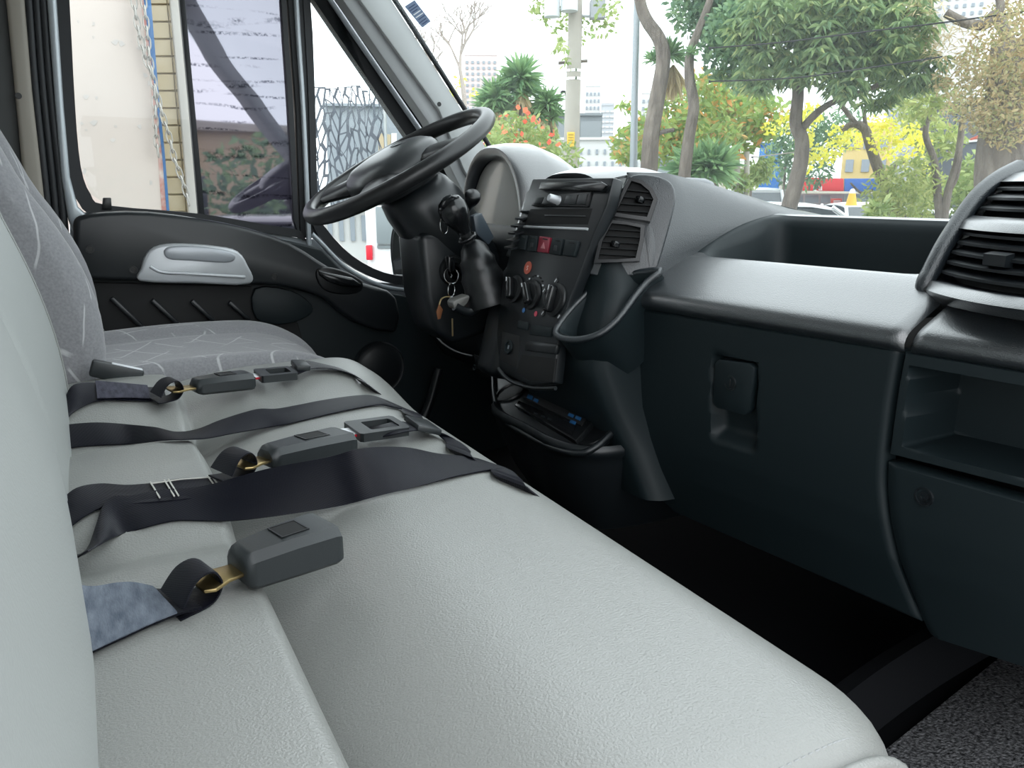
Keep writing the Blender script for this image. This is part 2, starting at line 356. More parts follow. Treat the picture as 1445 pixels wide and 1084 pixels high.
# pillars ----------------------------------------------------------
def pw(lst, **k): return [P(a, b, **k) for a, b in lst]
ap = empty('trim_2', P(640, 250, Y=1.86), 'light grey driver-side A-pillar cover with one clip hole', 'pillar', kind='structure')
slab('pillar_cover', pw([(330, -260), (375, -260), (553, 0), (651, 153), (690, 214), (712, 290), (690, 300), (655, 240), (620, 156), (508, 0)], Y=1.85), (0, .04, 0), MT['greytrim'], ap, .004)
slab('pillar_return', pw([(300, -260), (332, -260), (509, 0), (621, 156), (657, 242), (692, 300), (670, 300), (648, 261), (604, 172), (484, 0)], Y=1.862), (0, .05, 0), mat('a_pillar_shade', (.34, .35, .355), .6), ap, .003)  # darker grey paints the shade of the face turned rearward
lathe('clip_hole', [(.0001, 0), (.0052, 0), (.0058, .002), (.0058, .006)], frame(P(620, 147, Y=1.849), (1, 0, 0), (0, 1, 0)), MT['black'], ap, 16)
tube('windscreen_seal', [p + V((.002, 0, 0)) for p in crv(pw([(380, -260), (556, 0), (654, 153), (693, 214), (716, 290)], Y=1.852), 5)], .0065, MT['rubber'], ap, 8)
pp_ = loft('trim_5', [[V((x + a, .10 + b, z)) for a, b in ((-.035, .06), (.03, .075), (.05, .0), (.02, -.05), (-.05, -.03))] for x, z in ((1.13, 1.20), (1.07, 1.34), (.88, 1.60), (.62, 1.95), (.50, 2.19))], MT['greytrim']); tag(pp_, 'light grey passenger-side A-pillar cover beside the open door', 'pillar', kind='structure')
bp_ = empty('trim_3', P(30, 300, Y=1.93), 'beige painted B-pillar with black rubber door seals', 'pillar', kind='structure')
slab('pillar_cover', pw([(-2, -260), (16, -260), (34, 0), (45, 130), (62, 280), (72, 420), (48, 420), (32, 250), (14, 60), (8, 0)], Y=1.93), (0, .05, 0), MT['beige'], bp_, .008, 3)
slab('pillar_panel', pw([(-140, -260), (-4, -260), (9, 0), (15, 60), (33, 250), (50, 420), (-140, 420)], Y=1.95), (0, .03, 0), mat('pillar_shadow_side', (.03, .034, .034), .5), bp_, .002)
for d, r in ((0, .0085), (11, .0075), (21, .008)):
    tube('door_seal', crv(pw([(22 + d, -260), (40 + d, 0), (50 + d, 130), (66 + d, 280), (78 + d, 420)], Y=1.955), 4), r, MT['rubber'], bp_, 8)
lathe('screw_hole', [(.0001, 0), (.006, 0), (.0065, .004)], frame(P(26, 135, Y=1.928), (1, 0, 0), (0, 1, 0)), MT['black'], bp_, 14)
# ================================================================== driver door
door = empty('door_1', (.3, 1.95, .75), 'driver door with black trim panel and silver pull cup', 'door', kind='structure')
YD = 1.955
slab('frame_post', pw([(46, -260), (62, -260), (80, 0), (90, 150), (99, 250), (110, 292), (132, 312), (104, 330), (96, 310), (86, 250), (76, 130), (66, 0)], Y=YD - .012), (0, .05, 0), MT['paint'], door, .007, 3)
slab('lower_skin', pw([(98, 300), (160, 300), (285, 312), (420, 336), (445, 338), (480, 372), (530, 398), (585, 404), (660, 410), (700, 420), (720, 700), (100, 700)], Y=YD + .01), (0, .05, 0), MT['paint'], door, .003)
o_ = pw([(62, -260), (80, 0), (90, 150), (99, 250), (112, 288), (142, 304), (285, 314), (423, 336), (422, 322), (414, 150), (404, 0), (392, -260)], Y=YD)
i_ = pw([(82, -250), (98, 0), (106, 150), (114, 235), (128, 274), (152, 290), (285, 302), (415, 323), (415, 310), (407, 150), (397, 0), (385, -250)], Y=YD)
ring('window_seal', crv(o_, 3, True), crv(i_, 3, True), (0, .03, 0), MT['rubber'], door)
slab('divider_post', pw([(396, -260), (406, 0), (418, 160), (424, 336), (450, 336), (446, 325), (438, 160), (432, 0), (422, -260)], Y=YD + .004), (0, .03, 0), MT['rubber'], door, .003)
tube('divider_highlight', crv(pw([(408, -260), (418, 0), (428, 160), (436, 345)], Y=YD - .006), 4), .0062, MT['paint'], door, 10)  # silver tube stands in for the highlight along the post
o2 = pw([(412, -260), (428, 0), (436, 150), (440, 300), (452, 335), (490, 372), (540, 397), (590, 403), (650, 400), (680, 370), (676, 310), (624, 235), (588, 180), (464, 0), (300, -260)], Y=YD)
i2 = pw([(418, -120), (438, 0), (445, 150), (449, 292), (460, 322), (497, 361), (543, 385), (590, 391), (640, 388), (663, 365), (660, 318), (608, 243), (571, 188), (443, 0), (420, -40)], Y=YD)
ring('quarter_window_seal', crv(o2, 3, True), crv(i2, 3, True), (0, .03, 0), MT['rubber'], door)
slab('front_frame', pw([(288, -260), (300, -260), (464, 0), (588, 180), (624, 235), (690, 330), (714, 330), (700, 300), (648, 245), (606, 172), (490, 0), (318, -260)], Y=YD - .004), (0, .05, 0), MT['rubber'], door, .004)
tube('frame_highlight', crv(pw([(295, -260), (467, 0), (575, 158), (640, 252), (690, 325)], Y=YD - .012), 5), .0072, MT['paint'], door, 10)  # highlight line of the frame bar, built as a silver tube
tube('frame_seal', crv(pw([(308, -260), (478, 0), (586, 158), (652, 254), (700, 320)], Y=YD - .008), 5), .006, MT['rubber'], door, 8)
slab('quarter_glass', i2, (0, .004, 0), MT['glass'], door)
sil = tube('sill_moulding', crv(pw([(440, 330), (452, 342), (490, 379), (540, 404), (590, 411)], Y=YD - .004), 5), .006, MT['paint'], door, 10)
slab('rear_pane', pw([(84, -255), (98, 0), (106, 150), (114, 235), (128, 274), (152, 290), (285, 302), (272, 150), (258, 0), (245, -255)], Y=YD + .02), (0, .004, 0), MT['glass'], door)
slab('film_pane', pw([(238, -255), (255, 0), (270, 150), (283, 302), (417, 324), (408, 150), (400, 0), (388, -255)], Y=YD + .012), (0, .004, 0), MT['film'], door)
slab('pane_seal', pw([(234, -258), (253, 0), (268, 160), (280, 303), (289, 304), (276, 160), (261, 0), (242, -258)], Y=YD + .006), (0, .02, 0), MT['rubber'], door, .002)
slab('pane_latch', pw([(145, 279), (157, 279), (158, 296), (144, 296)], Y=YD - .005), (0, .012, 0), MT['black'], door, .002)
# trim panel
trim = slab('trim_panel', pw([(104, 312), (135, 302), (200, 300), (285, 312), (360, 330), (420, 343), (455, 352), (490, 388), (535, 410), (585, 420), (660, 425), (760, 430), (780, 500), (780, 760), (110, 760), (108, 470)], Y=1.925), (0, .04, 0), MT['panel'], door, .006, 3)
band = slab('trim_band', crv(pw([(103, 318), (112, 305), (150, 299), (210, 299), (285, 309), (350, 322), (410, 343), (450, 368), (490, 392), (530, 405), (560, 420), (560, 470), (500, 455), (462, 425), (430, 412), (395, 404), (355, 402), (280, 400), (198, 397), (120, 394), (108, 385)], Y=1.885), 2, True), (0, .045, 0), MT['dash_s'], door, .012, 3, 60)
cup = slab('pull_cup', crv(pw([(198, 397), (199, 380), (207, 358), (226, 346), (262, 344), (310, 348), (336, 355), (350, 375), (354, 401), (276, 400)], Y=1.872), 3, True), (0, .03, 0), MT['silver'], door, .006, 2, 60)
slab('finger_recess', crv(pw([(234, 350), (262, 347), (300, 350), (327, 356), (332, 366), (318, 371), (270, 368), (236, 365)], Y=1.866), 3, True), (0, .02, 0), mat('silver_shade', (.40, .42, .45), .35, metal=.3), door, .005, 2, 60)  # darker copy of the cup silver paints the recess shade
tube('cup_ridge', crv(pw([(212, 376), (228, 384), (262, 386), (310, 389), (346, 391)], Y=1.872), 4), .004, MT['silver'], door, 8)
slab('map_pocket', pw([(116, 398), (355, 404), (360, 430), (420, 455), (440, 520), (116, 520)], Y=1.915), (0, .012, 0), MT['deep'], door, .003)
for a, b in (((120, 448), (147, 470)), ((157, 420), (205, 466)), ((214, 423), (255, 461)), ((270, 424), (302, 454)), ((323, 426), (352, 452))):
    p, q = P(*a, Y=1.908), P(*b, Y=1.908); m_ = frame((p + q) / 2, q - p, (0, 1, 0))
    box('pocket_rib', (0, 0, 0), ((q - p).length, .010, .016), MT['dash_s'], door, .003, 2, m_)
for a, b in ((127, 352), (188, 381), (388, 391), (397, 433)):
    lathe('screw_cap', [(.0001, .002), (.005, .002), (.0055, 0), (.008, 0), (.0085, .003)], frame(P(a, b, Y=1.882 if b < 400 else 1.90), (1, 0, 0), (0, 1, 0)), MT['black'], door, 14)
slab('corner_plate', crv(pw([(360, 408), (410, 410), (440, 430), (436, 446), (400, 458), (362, 450)], Y=1.90), 3, True), (0, .02, 0), MT['panel'], door, .004)
hp = slab('handle_recess', crv(pw([(446, 384), (462, 377), (492, 385), (512, 398), (508, 412), (482, 416), (456, 408)], Y=1.876), 3, True), (0, .02, 0), MT['black'], door, .004, 2, 60)
hs = []
for k, (a, b) in enumerate(((450, 385), (462, 391), (480, 396), (497, 399), (508, 402))):
    c_ = P(a, b, Y=1.868 - .012 * math.sin(math.pi * k / 4)); rr = (.006, .011, .013, .012, .006)[k]
    hs.append([c_ + V((0, .006 * math.cos(t), rr * math.sin(t))) for t in [2 * math.pi * j / 12 for j in range(12)]])
loft('pull_lever', hs, MT['gloss'], door, smooth=60)
sg = frame(P(535, 520, Y=1.918), (1, 0, 0), (0, 1, 0))
lathe('speaker_grille', [(.0001, -.004), (.05, -.004), (.06, .0), (.068, -.002), (.072, .004)], sg, MT['dash_s'], door, 32)
tube('map_bin', crv(pw([(430, 560), (520, 610), (590, 600), (620, 520)], Y=1.86), 5), .012, MT['dash_s'], door, 10)
# ================================================================== bench seat
Y0, Y1 = .222, 1.372
SEATZ = 1.082
def gauss(d, s): return math.exp(-(d / s) ** 2)
def seat_z(x, y):
    """height of the bench cushion top"""
    z = SEATZ
    if x < .103: z += .008 * math.sin(math.pi * min(1, max(0, (x + .06) / .17))) ** .7 - .016 * max(0, (x - .090) / .013) ** 2
    else:
        t = min(1, (x - .103) / .15); z -= (.056 - .038 * (lambda q: q * q * (3 - 2 * q))(max(0, min(1, (y - .75) / .45)))) * (1 - t) ** 2.0 - .004
    z += .022 * (lambda t: t * t * (3 - 2 * t))(max(0, min(1, (y - 1.08) / .2)))
    rear = 1 if x < .10 else max(0, 1 - (x - .10) / .14)
    z -= rear * (.014 * gauss(y - 1.075, .03) + .020 * gauss(y - .745, .045))
    z += .010 * rear * (gauss(y - .92, .1) + gauss(y - 1.2, .08))
    f = max(0, (x - .352) / .115)
    if f > 0: z -= .13 * (1 - math.sqrt(max(0, 1 - min(1, f) ** 2.6)))
    e = max(0, (Y0 + .06 - y) / .06)
    if e > 0: z -= .05 * (1 - math.sqrt(max(0, 1 - min(1, e) ** 2.4)))
    e2 = max(0, (y - (Y1 - .025)) / .025)
    if e2 > 0: z -= .05 * (1 - math.sqrt(max(0, 1 - min(1, e2) ** 2.2)))
    return z
bench = empty('bench_seat', (.15, .8, .66), 'grey vinyl two-person passenger bench with grooved cushion', 'seat')
xs = sorted(set([-.16 + .02 * i for i in range(12)] + [.07 + .004 * i for i in range(17)] + [.14 + .016 * i for i in range(16)] + [.385 + .006 * i for i in range(12)] + [.457, .461, .464, .4665, .467]))
ys = sorted(set([Y0, Y0 + .001, Y0 + .004, Y0 + .008, Y0 + .014] + [Y0 + .02 + .012 * i for i in range(95)] + [Y1 - .012, Y1 - .006, Y1 - .002, Y1]))
ys = [y for y in ys if y <= Y1]
nx, ny = len(xs), len(ys)
def corner(y): return .075 * max(0, 1 - (y - Y0) / .10) ** 2
vs = [V((x - corner(y) * (lambda q: q * q)(max(0, min(1, (x - .25) / .217))), y, seat_z(x, y))) for x in xs for y in ys]
fs = [(i * ny + j, i * ny + j + 1, (i + 1) * ny + j + 1, (i + 1) * ny + j) for i in range(nx - 1) for j in range(ny - 1)]
rim = [i * ny for i in range(nx)] + [(nx - 1) * ny + j for j in range(1, ny)] + [i * ny + ny - 1 for i in range(nx - 2, -1, -1)] + [j for j in range(ny - 2, 0, -1)]
b0 = len(vs)
for dz, ins in ((.03, -.004), (.09, -.002), (.13, .012)):
    for k in rim:
        p = vs[k]; c = V((.12, .78, 0)); zb = min(p.z, SEATZ - .05) - dz if k >= 0 else 0
        vs.append(V((p.x - ins * (1 if p.x > .3 else 0), p.y + ins * (1 if p.y < .4 else -1 if p.y > 1.2 else 0), SEATZ - .05 - dz)))
R = len(rim); prev = rim
for l in range(3):
    cur = [b0 + l * R + k for k in range(R)]
    fs += [(prev[k], prev[(k + 1) % R], cur[(k + 1) % R], cur[k]) for k in range(R)]; prev = cur
fs.append(tuple(prev))
raw('cushion', vs, fs, MT['vinyl'], bench, 70)
# end seam with stitches
SY = Y0 + .030
sm = [V((x - corner(SY) * max(0, min(1, (x - .25) / .217)) ** 2, SY, seat_z(x, SY) + .0012)) for x in [-.1 + .02 * i for i in range(24)] + [.375, .39, .405, .42, .435, .448, .456]]
tube('end_piping', [p + V((0, -.014, -.005)) for p in sm], .0045, MT['vinyl'], bench, 8)
seam = crv(sm, 3); L_ = 0
stm = None
for i in range(2, len(seam) - 1, 1):
    a, b = seam[i], seam[i + 1]
    if a.x < .12: continue
    m_ = frame((a + b) / 2 + V((0, .004, .0)), b - a, (0, -.3, 1))
    if stm is None:
        o = box('stitch', (0, 0, 0), (.0042, .0014, .0012), MT['stitch'], None, .0006, 1); stm = o.data; bpy.data.objects.remove(o)
    s_ = link('stitch', stm, None, bench); s_.matrix_basis = bench.matrix_basis.inverted() @ m_
box('base', (.10, .79, .79), (.46, 1.0, .26), MT['mat_rub'], bench, .01)
# bench backrest: leans back, bulging lumbar, two seams
def back_x(z, y):
    t = (z - 1.05) / .62
    x = -.042 - .10 * t * t - .045 * t + .016 * max(0, min(1, (.85 - y) / .3))
    x += .010 * math.sin(math.pi * min(1, max(0, t / .5))) - .012 * gauss(y - .80, .02)
    e = max(0, (y - (1.325 - .05)) / .05)
    if e > 0: x -= .07 * (1 - math.sqrt(max(0, 1 - min(1, e) ** 2.3)))
    return x
zs = [1.00 + .02 * i for i in range(34)]; yb = [.20 + .02 * i for i in range(54)] + [1.272 + .006 * i for i in range(9)] + [1.3235, 1.325]
nz, nyb = len(zs), len(yb)
vs = [V((back_x(z, y), y, z)) for z in zs for y in yb] + [V((back_x(z, .8) - .13, y, z)) for z in zs for y in yb]
o_ = nz * nyb; fs = []
for i in range(nz - 1):
    for j in range(nyb - 1):
        q = (i * nyb + j, i * nyb + j + 1, (i + 1) * nyb + j + 1, (i + 1) * nyb + j); fs += [q, tuple(o_ + k for k in q)]
rim = [i * nyb for i in range(nz)] + [(nz - 1) * nyb + j for j in range(1, nyb)] + [i * nyb + nyb - 1 for i in range(nz - 2, -1, -1)] + [j for j in range(nyb - 2, 0, -1)]
fs += [(rim[k], rim[(k + 1) % len(rim)], o_ + rim[(k + 1) % len(rim)], o_ + rim[k]) for k in range(len(rim))]
raw('backrest', vs, fs, MT['vinyl_back'], bench, 70)
tube('backrest_seam', [V((back_x(z, 1.262) + .0006, 1.262, z)) for z in zs[2:]], .0016, MT['vinyl'], bench, 6)
# ================================================================== driver seat
drv = empty('driver_seat', (.15, 1.6, .66), 'grey velour driver seat with thin line pattern and side bolsters', 'seat')
def dz(x, y):
    u = (y - 1.62) / .232
    z = 1.088 + .018 * gauss((abs(u) - .82) / .22, 1) - .004 * gauss(u / .5, 1)
    z -= .006 * gauss((abs(u) - .56) / .03, 1)
    z += .010 * math.sin(math.pi * min(1, max(0, (x + .05) / .45)))
    f = max(0, (x - .28) / .19)
    if f > 0: z -= .14 * (1 - math.sqrt(max(0, 1 - min(1, f) ** 2.2)))
    e = max(0, (abs(u) - .86) / .14)
    if e > 0: z -= .07 * (1 - math.sqrt(max(0, 1 - min(1, e) ** 2)))
    return z
xs = [-.15 + .02 * i for i in range(22)] + [.29 + .012 * i for i in range(14)] + [.455, .462, .467, .47]; xs = sorted(set(xs))
ysd = [1.388 + .464 * (.5 - .5 * math.cos(math.pi * j / 46)) for j in range(47)]
nx, ny = len(xs), len(ysd)
vs = [V((x, y, dz(x, y))) for x in xs for y in ysd]
fs = [(i * ny + j, i * ny + j + 1, (i + 1) * ny + j + 1, (i + 1) * ny + j) for i in range(nx - 1) for j in range(ny - 1)]
rim = [i * ny for i in range(nx)] + [(nx - 1) * ny + j for j in range(1, ny)] + [i * ny + ny - 1 for i in range(nx - 2, -1, -1)] + [j for j in range(ny - 2, 0, -1)]
b0 = len(vs); vs += [V((vs[k].x, vs[k].y, .93)) for k in rim]; R = len(rim)
fs += [(rim[k], rim[(k + 1) % R], b0 + (k + 1) % R, b0 + k) for k in range(R)] + [tuple(b0 + k for k in range(R))]
raw('cushion', vs, fs, MT['velour'], drv, 70)
box('base', (.12, 1.6, .80), (.40, .40, .26), MT['mat_rub'], drv, .01)
def bolster(y0, y1, bulge, name):
    secs = []
    for k in range(26):
        z = 1.03 + .028 * k; t = (z - 1.05) / .65
        xf = -.035 - .19 * t * t - .02 * t + .03 * math.sin(math.pi * min(1, max(0, t / .55))); s = []
        for j in range(17):
            u = j / 16; y = y0 + (y1 - y0) * u; b = bulge * (1 - abs(2 * u - 1) ** 3)
            s.append(V((xf + b, y, z)))
        s += [V((xf - .12, y1, z)), V((xf - .12, y0, z))]
        secs.append(s)
    return loft(name, secs, MT['velour'], drv, smooth=60)
bolster(1.37, 1.47, .035, 'bolster'); bolster(1.47, 1.73, .006, 'backrest'); bolster(1.73, 1.845, .035, 'bolster')
# driver belt buckle poking up between the seats
db = empty('belt_stalk', P(160, 530, Y=1.345), 'dark seat belt catch poking up beside the driver seat', 'seat belt')
m_ = frame(P(165, 526, Y=1.345), (.9, 0, -.32), (.32, 0, .9))
box('catch', (0, 0, 0), (.075, .02, .026), MT['buckle'], db, .004, 2, m_)
box('latch_slot', (.012, 0, .0125), (.045, .012, .003), MT['clear'], db, .001, 1, m_)
# ================================================================== lap belts
def hull(x, y):
    """taut surface that bridges the long groove"""
    z = seat_z(x, y)
    if .085 < x < .21: z = max(z, lerp_(seat_z(.085, y), seat_z(.21, y), (x - .085) / .125))
    return z
def lerp_(a, b, t): return a + (b - a) * t
def sz(p, h=0): return V((p[0], p[1], hull(p[0], p[1]) + h))
def G(px, py, h=.004, Z=1.083):
    q = P(px, py, Z=Z + h)
    for _ in range(6):
        zz = hull(q.x, q.y) + h; q2 = P(px, py, Z=(zz + q.z) / 2)
        if q2.x > .44: break
        q = q2
    return sz(q, h)
def buckle(root, a, b, width=.046, th=.024, latched=True):
    """housing from a (bracket end) to b (mouth)"""
    ex = (b - a); L0 = ex.length; m_ = frame((a + b) / 2, ex, (0, 0, 1))
    h = bmesh.new(); secs = []
    for x, wd, t0, t1 in ((-.5, .60, .25, .80), (-.47, .70, .08, .90), (-.40, .76, 0, .94), (0, .9, 0, 1.0), (.42, 1, 0, 1.0), (.48, .97, .03, .96), (.5, .9, .1, .88)):
        hw = wd * width / 2; z0, z1 = t0 * th, t1 * th; c = .0035
        secs.append([m_ @ V((x * L0, yy, zz)) for yy, zz in ((-hw, z0 + c), (-hw * .98, z1 - c * 2), (-hw + c * 2, z1), (hw - c * 2, z1), (hw * .98, z1 - c * 2), (hw, z0 + c), (hw - c, z0), (-hw + c, z0))])
    ho = loft('buckle_housing', secs, MT['buckle'], root, smooth=40)
    r0 = [m_ @ V((x * L0, y * width, th * 1.003)) for x, y in ((-.08, -.2), (.22, -.2), (.22, .26), (-.08, .26))]
    up = m_.to_3x3() @ V((0, 0, 1))
    ring('emblem_frame', r0, [p.lerp(sum(r0, V()) / 4, .1) for p in r0], up * .0008, MT['black'], ho)
    slab('emblem_plate', [p.lerp(sum(r0, V()) / 4, .1) for p in r0], up * .0004, MT['deep'], ho)
    if latched:
        box('button', (L0 * .492, 0, th * .5), (.006, width * .7, th * .5), MT['black'], ho, .001, 1, m_)
    else:
        box('button', (L0 * .49, 0, th * .5), (.004, width * .7, th * .55), mat('dull_red', (.25, .01, .02), .5), ho, .001, 1, m_)
    # zinc bracket plate with an eye
    br = bmesh.new()
    ey = [(-.5 * L0 + .01, -.011), (-.5 * L0 - .012, -.013), (-.5 * L0 - .026, -.020), (-.5 * L0 - .034, -.016), (-.5 * L0 - .034, .016), (-.5 * L0 - .026, .020), (-.5 * L0 - .012, .013), (-.5 * L0 + .01, .011)]
    slab('bracket', [m_ @ V((x, y, th * .35)) for x, y in ey], up * .003, MT['gold'], root, .0008)
    return m_, L0
def strap_loop(root, m_, L0, th, width=.046, name='strap_loop'):
    c = [m_ @ V((-.5 * L0 + dx, 0, th * .35 + dz_)) for dx, dz_ in ((-.052, -.003), (-.040, .013), (-.026, .016), (-.019, .004), (-.026, -.008), (-.040, -.011), (-.055, -.011))]
    ey = m_.to_3x3() @ V((0, 1, 0)); wv = [ey * width * k for k in (.92, .78, .7, .68, .7, .78, .92)]
    return ribbon(name, c, wv, .0022, MT['webbing'], root)
def stitched(root, pts, wid, mt, name):
    return ribbon(name, pts, wid, .0026, mt, root)
def tongue(root, a, b, width=.05):
    """latched tongue: clear blade, moulded ring frame from a to b"""
    ex = b - a; L0 = ex.length; m_ = frame((a + b) / 2, ex, (0, 0, 1)); up = m_.to_3x3() @ V((0, 0, 1))
    box('tongue_blade', (-L0 / 2 - .008, 0, .012), (.03, width * .5, .003), MT['clear'], root, .0008, 1, m_)
    box('red_mark', (-L0 / 2 - .008, -width * .28, .011), (.022, .002, .003), MT['red'], root, .0005, 1, m_)
    h = L0 / 2; o = [(-h, -.5), (-h * .9, -.56), (h * .9, -.56), (h, -.45), (h, .45), (h * .9, .56), (-h * .9, .56), (-h, .5)]
    i = [(-h * .45, -.3), (-h * .4, -.34), (h * .66, -.34), (h * .72, -.28), (h * .72, .28), (h * .66, .34), (-h * .4, .34), (-h * .45, .3)]
    ring('tongue_frame', [m_ @ V((x, y * width, .006)) for x, y in o], [m_ @ V((x, y * width, .006)) for x, y in i], up * .011, MT['buckle'], root)
    return m_, L0
UPZ = V((0, 0, 1))
def tail(pts):
    """the strap falls over the front edge of the cushion"""
    y = pts[-1].y; return [V((.460, y - .004, 1.015)), V((.474, y - .006, .97)), V((.470, y - .008, .90))]
def solved(rows, width, hb=.003, dx=-.004, tmax=75):
    """webbing whose lower edge lies on the seat and whose tilt gives the seen height; rows of (px, y of lower edge, y of upper edge)"""
    cen, wid = [], []
    for px, yb_, yt_ in rows:
        best = None
        for th in range(-24, tmax + 1, 3):
            t = math.radians(th); w_ = V((dx, width * math.cos(t), width * math.sin(t))); p0 = G(px, yb_, hb + max(0, -width * math.sin(t)))
            e = abs(proj(p0 + w_)[1] - yt_)
            for f_ in (.25, .5, .75, 1): e += 4000 * max(0, hull((p0 + w_ * f_).x, (p0 + w_ * f_).y) + .0025 - (p0 + w_ * f_).z)
            if best is None or e < best[0]: best = (e, p0, w_)
        cen.append(best[1] + best[2] / 2); wid.append(best[2])
    return cen, wid
# far belt (beside the driver seat), latched
bA = empty('lap_belt', G(220, 548), 'latched lap belt lying nearest the driver seat, with frayed sewn patch', 'seat belt', 'lap belts on the bench')
a, b = G(273, 556, .012), G(353, 546, .010)
mA, LA = buckle(bA, a, b); strap_loop(bA, mA, LA, .024)
sA, wA = solved([(80, 612, 575), (94, 592, 560), (108, 579, 544), (138, 566, 541), (177, 565, 544), (213, 566, 547), (236, 567, 545)], .046, .004, 0)
ribbon('buckle_strap', sA, wA, .0026, MT['webbing'], bA)
ribbon('sewn_patch', [p + UPZ * .0035 for p in sA[3:6]], [v * .96 for v in wA[3:6]], .002, mat('worn_web', (.022, .022, .036), .8, bump=(700, .5, .001), var=(160, (.06, .06, .085)), stretch=(1, .25, 1)), bA)
a, b = G(364, 541, .007), G(415, 536, .006)
mt_, Lt = tongue(bA, a, b)
fs_ = [G(400, 527, .012), G(412, 524, .016), G(424, 519, .017), G(438, 515, .012), G(460, 517, .007), G(487, 524, .004), G(505, 534, .003), G(520, 546, .003)]
fs_ += tail(fs_); ribbon('front_strap', fs_, [V((0, .044, .004))] * 4 + [V((-.004, .046, .0))] * 7, .0024, MT['webbing'], bA)
mx_ = frame(G(424, 518, .016), (1, -.05, -.1), (0, 0, 1)); box('slide_adjuster', (0, 0, .003), (.022, .052, .009), MT['buckle'], bA, .002, 2, mx_)
# plain strap lying in the cross dip
bB = empty('belt_strap', G(270, 612), 'plain black belt strap lying across the bench between two latched belts', 'seat belt')
B_, wB = solved([(78, 640, 610), (92, 635, 606), (108, 631, 604), (149, 628, 607), (191, 625, 604), (232, 623, 604), (262, 621, 609), (293, 619, 606), (329, 612, 592), (379, 603, 579), (412, 597, 576), (480, 581, 564), (530, 572, 557), (555, 575, 561)], .047, .003, -.006)
B_ += [G(578, 580, .004), G(590, 594, .003)]; B_ += tail(B_); wB += [V((-.012, .046, 0))] * 5
ribbon('webbing', B_, wB, .0024, MT['webbing'], bB)
# middle belt, latched
bC = empty('lap_belt', G(300, 690), 'latched lap belt in the bench middle with long light tongue frame and adjuster', 'seat belt', 'lap belts on the bench')
a, b = G(374, 662, .012), G(488, 636, .006)
mC, LC = buckle(bC, a, b, .05, .027); strap_loop(bC, mC, LC, .03, .046)
sC, wC = solved([(80, 765, 728), (97, 746, 709), (121, 728, 690), (155, 712, 684), (191, 711, 685), (229, 708, 685), (270, 704, 682), (315, 698, 679), (338, 690, 668)], .046, .004, -.006)
ribbon('buckle_strap', sC, wC, .0026, MT['webbing'], bC)
def on_c(k, u): i = int(k); f_ = k - i; return (sC[i] + wC[i] * u).lerp(sC[i + 1] + wC[i + 1] * u, f_) + UPZ * .0028
for k in (4.95, 5.45, 5.6, 6.9, 7.05): tube('thread_row', [on_c(k, u) for u in (-.42, 0, .45)], .0009, MT['thread'], bC, 5)
tube('thread_row', [on_c(k, .36) for k in (4.95, 5.5, 6, 6.5, 7.05)], .0008, MT['thread'], bC, 5)
a, b = G(497, 622, .006), G(566, 612, .004)
tongue(bC, a, b, .056)
fC = [G(520, 612, .011), G(545, 607, .018), G(568, 602, .018), G(590, 602, .011), G(612, 608, .007), G(632, 618, .005), G(646, 630, .004), G(656, 645, .003)]
fC += tail(fC); ribbon('front_strap', fC, [V((0, .046, .0))] * 3 + [V((-.012, .046, .0))] * 8, .0024, MT['webbing'], bC)
mx_ = frame(G(596, 601, .012), (1, -.05, -.35), (.3, 0, 1)); box('slide_adjuster', (0, 0, .001), (.034, .056, .008), MT['buckle'], bC, .002, 2, mx_)
# wide strap standing on its edge
bD = empty('belt_strap', G(340, 735), 'broad black belt strap twisted on edge across the bench before the nearest catch', 'seat belt')
lo_, hi_ = solved([(80, 806, 786), (97, 791, 772), (130, 773, 756), (165, 757, 740), (207, 744, 722), (246, 735, 706), (290, 735, 694), (329, 735, 682), (400, 727, 662), (480, 714, 637), (530, 701, 631), (600, 684, 632), (650, 671, 640)], .052, .003, -.006)
lo_ += [G(690, 654, .004), G(712, 668, .004), G(726, 684, .003)]; lo_ += tail(lo_); hi_ += [V((-.014, .05, 0))] * 6
ribbon('webbing', lo_, hi_, .0026, MT['webbing'], bD, 6)
# nearest catch, unlatched, faded sewn strap
bE = empty('lap_belt', G(200, 870), 'unlatched belt catch nearest the camera on a faded blue-grey sewn strap', 'seat belt', 'lap belts on the bench')
a, b = G(336, 826, .003), G(464, 780, .006)
mE, LE = buckle(bE, a, b, .054, .033, False); strap_loop(bE, mE, LE, .03, .046)
sE, wE = solved([(70, 955, 860), (105, 934, 836), (130, 922, 829), (166, 905, 831), (200, 889, 829), (225, 878, 828), (250, 868, 832), (285, 858, 832)], .056, .003, -.012)
ribbon('buckle_strap', sE, wE, .0026, MT['webbing'], bE)
ribbon('sewn_patch', [p + UPZ * .003 + V((0, -.002, 0)) for p in sE[1:7]], [v * 1.02 for v in wE[1:7]], .002, MT['web_fade'], bE)
fr = []
rr = random.Random(3)
bm = bmesh.new()
for k in range(40):
    q = sE[1].lerp(sE[2], .55) + wE[1] * rr.uniform(-.5, .5) + UPZ * .008 + V((rr.uniform(-.004, .003), -.006, 0))
    add_tube(bm, [q, q + V((rr.uniform(-.008, .004), rr.uniform(-.006, .0), rr.uniform(.0, .005)))], .0007, 4)
bm_ob('frayed_threads', bm, MT['thread'], bE)['kind'] = 'stuff'
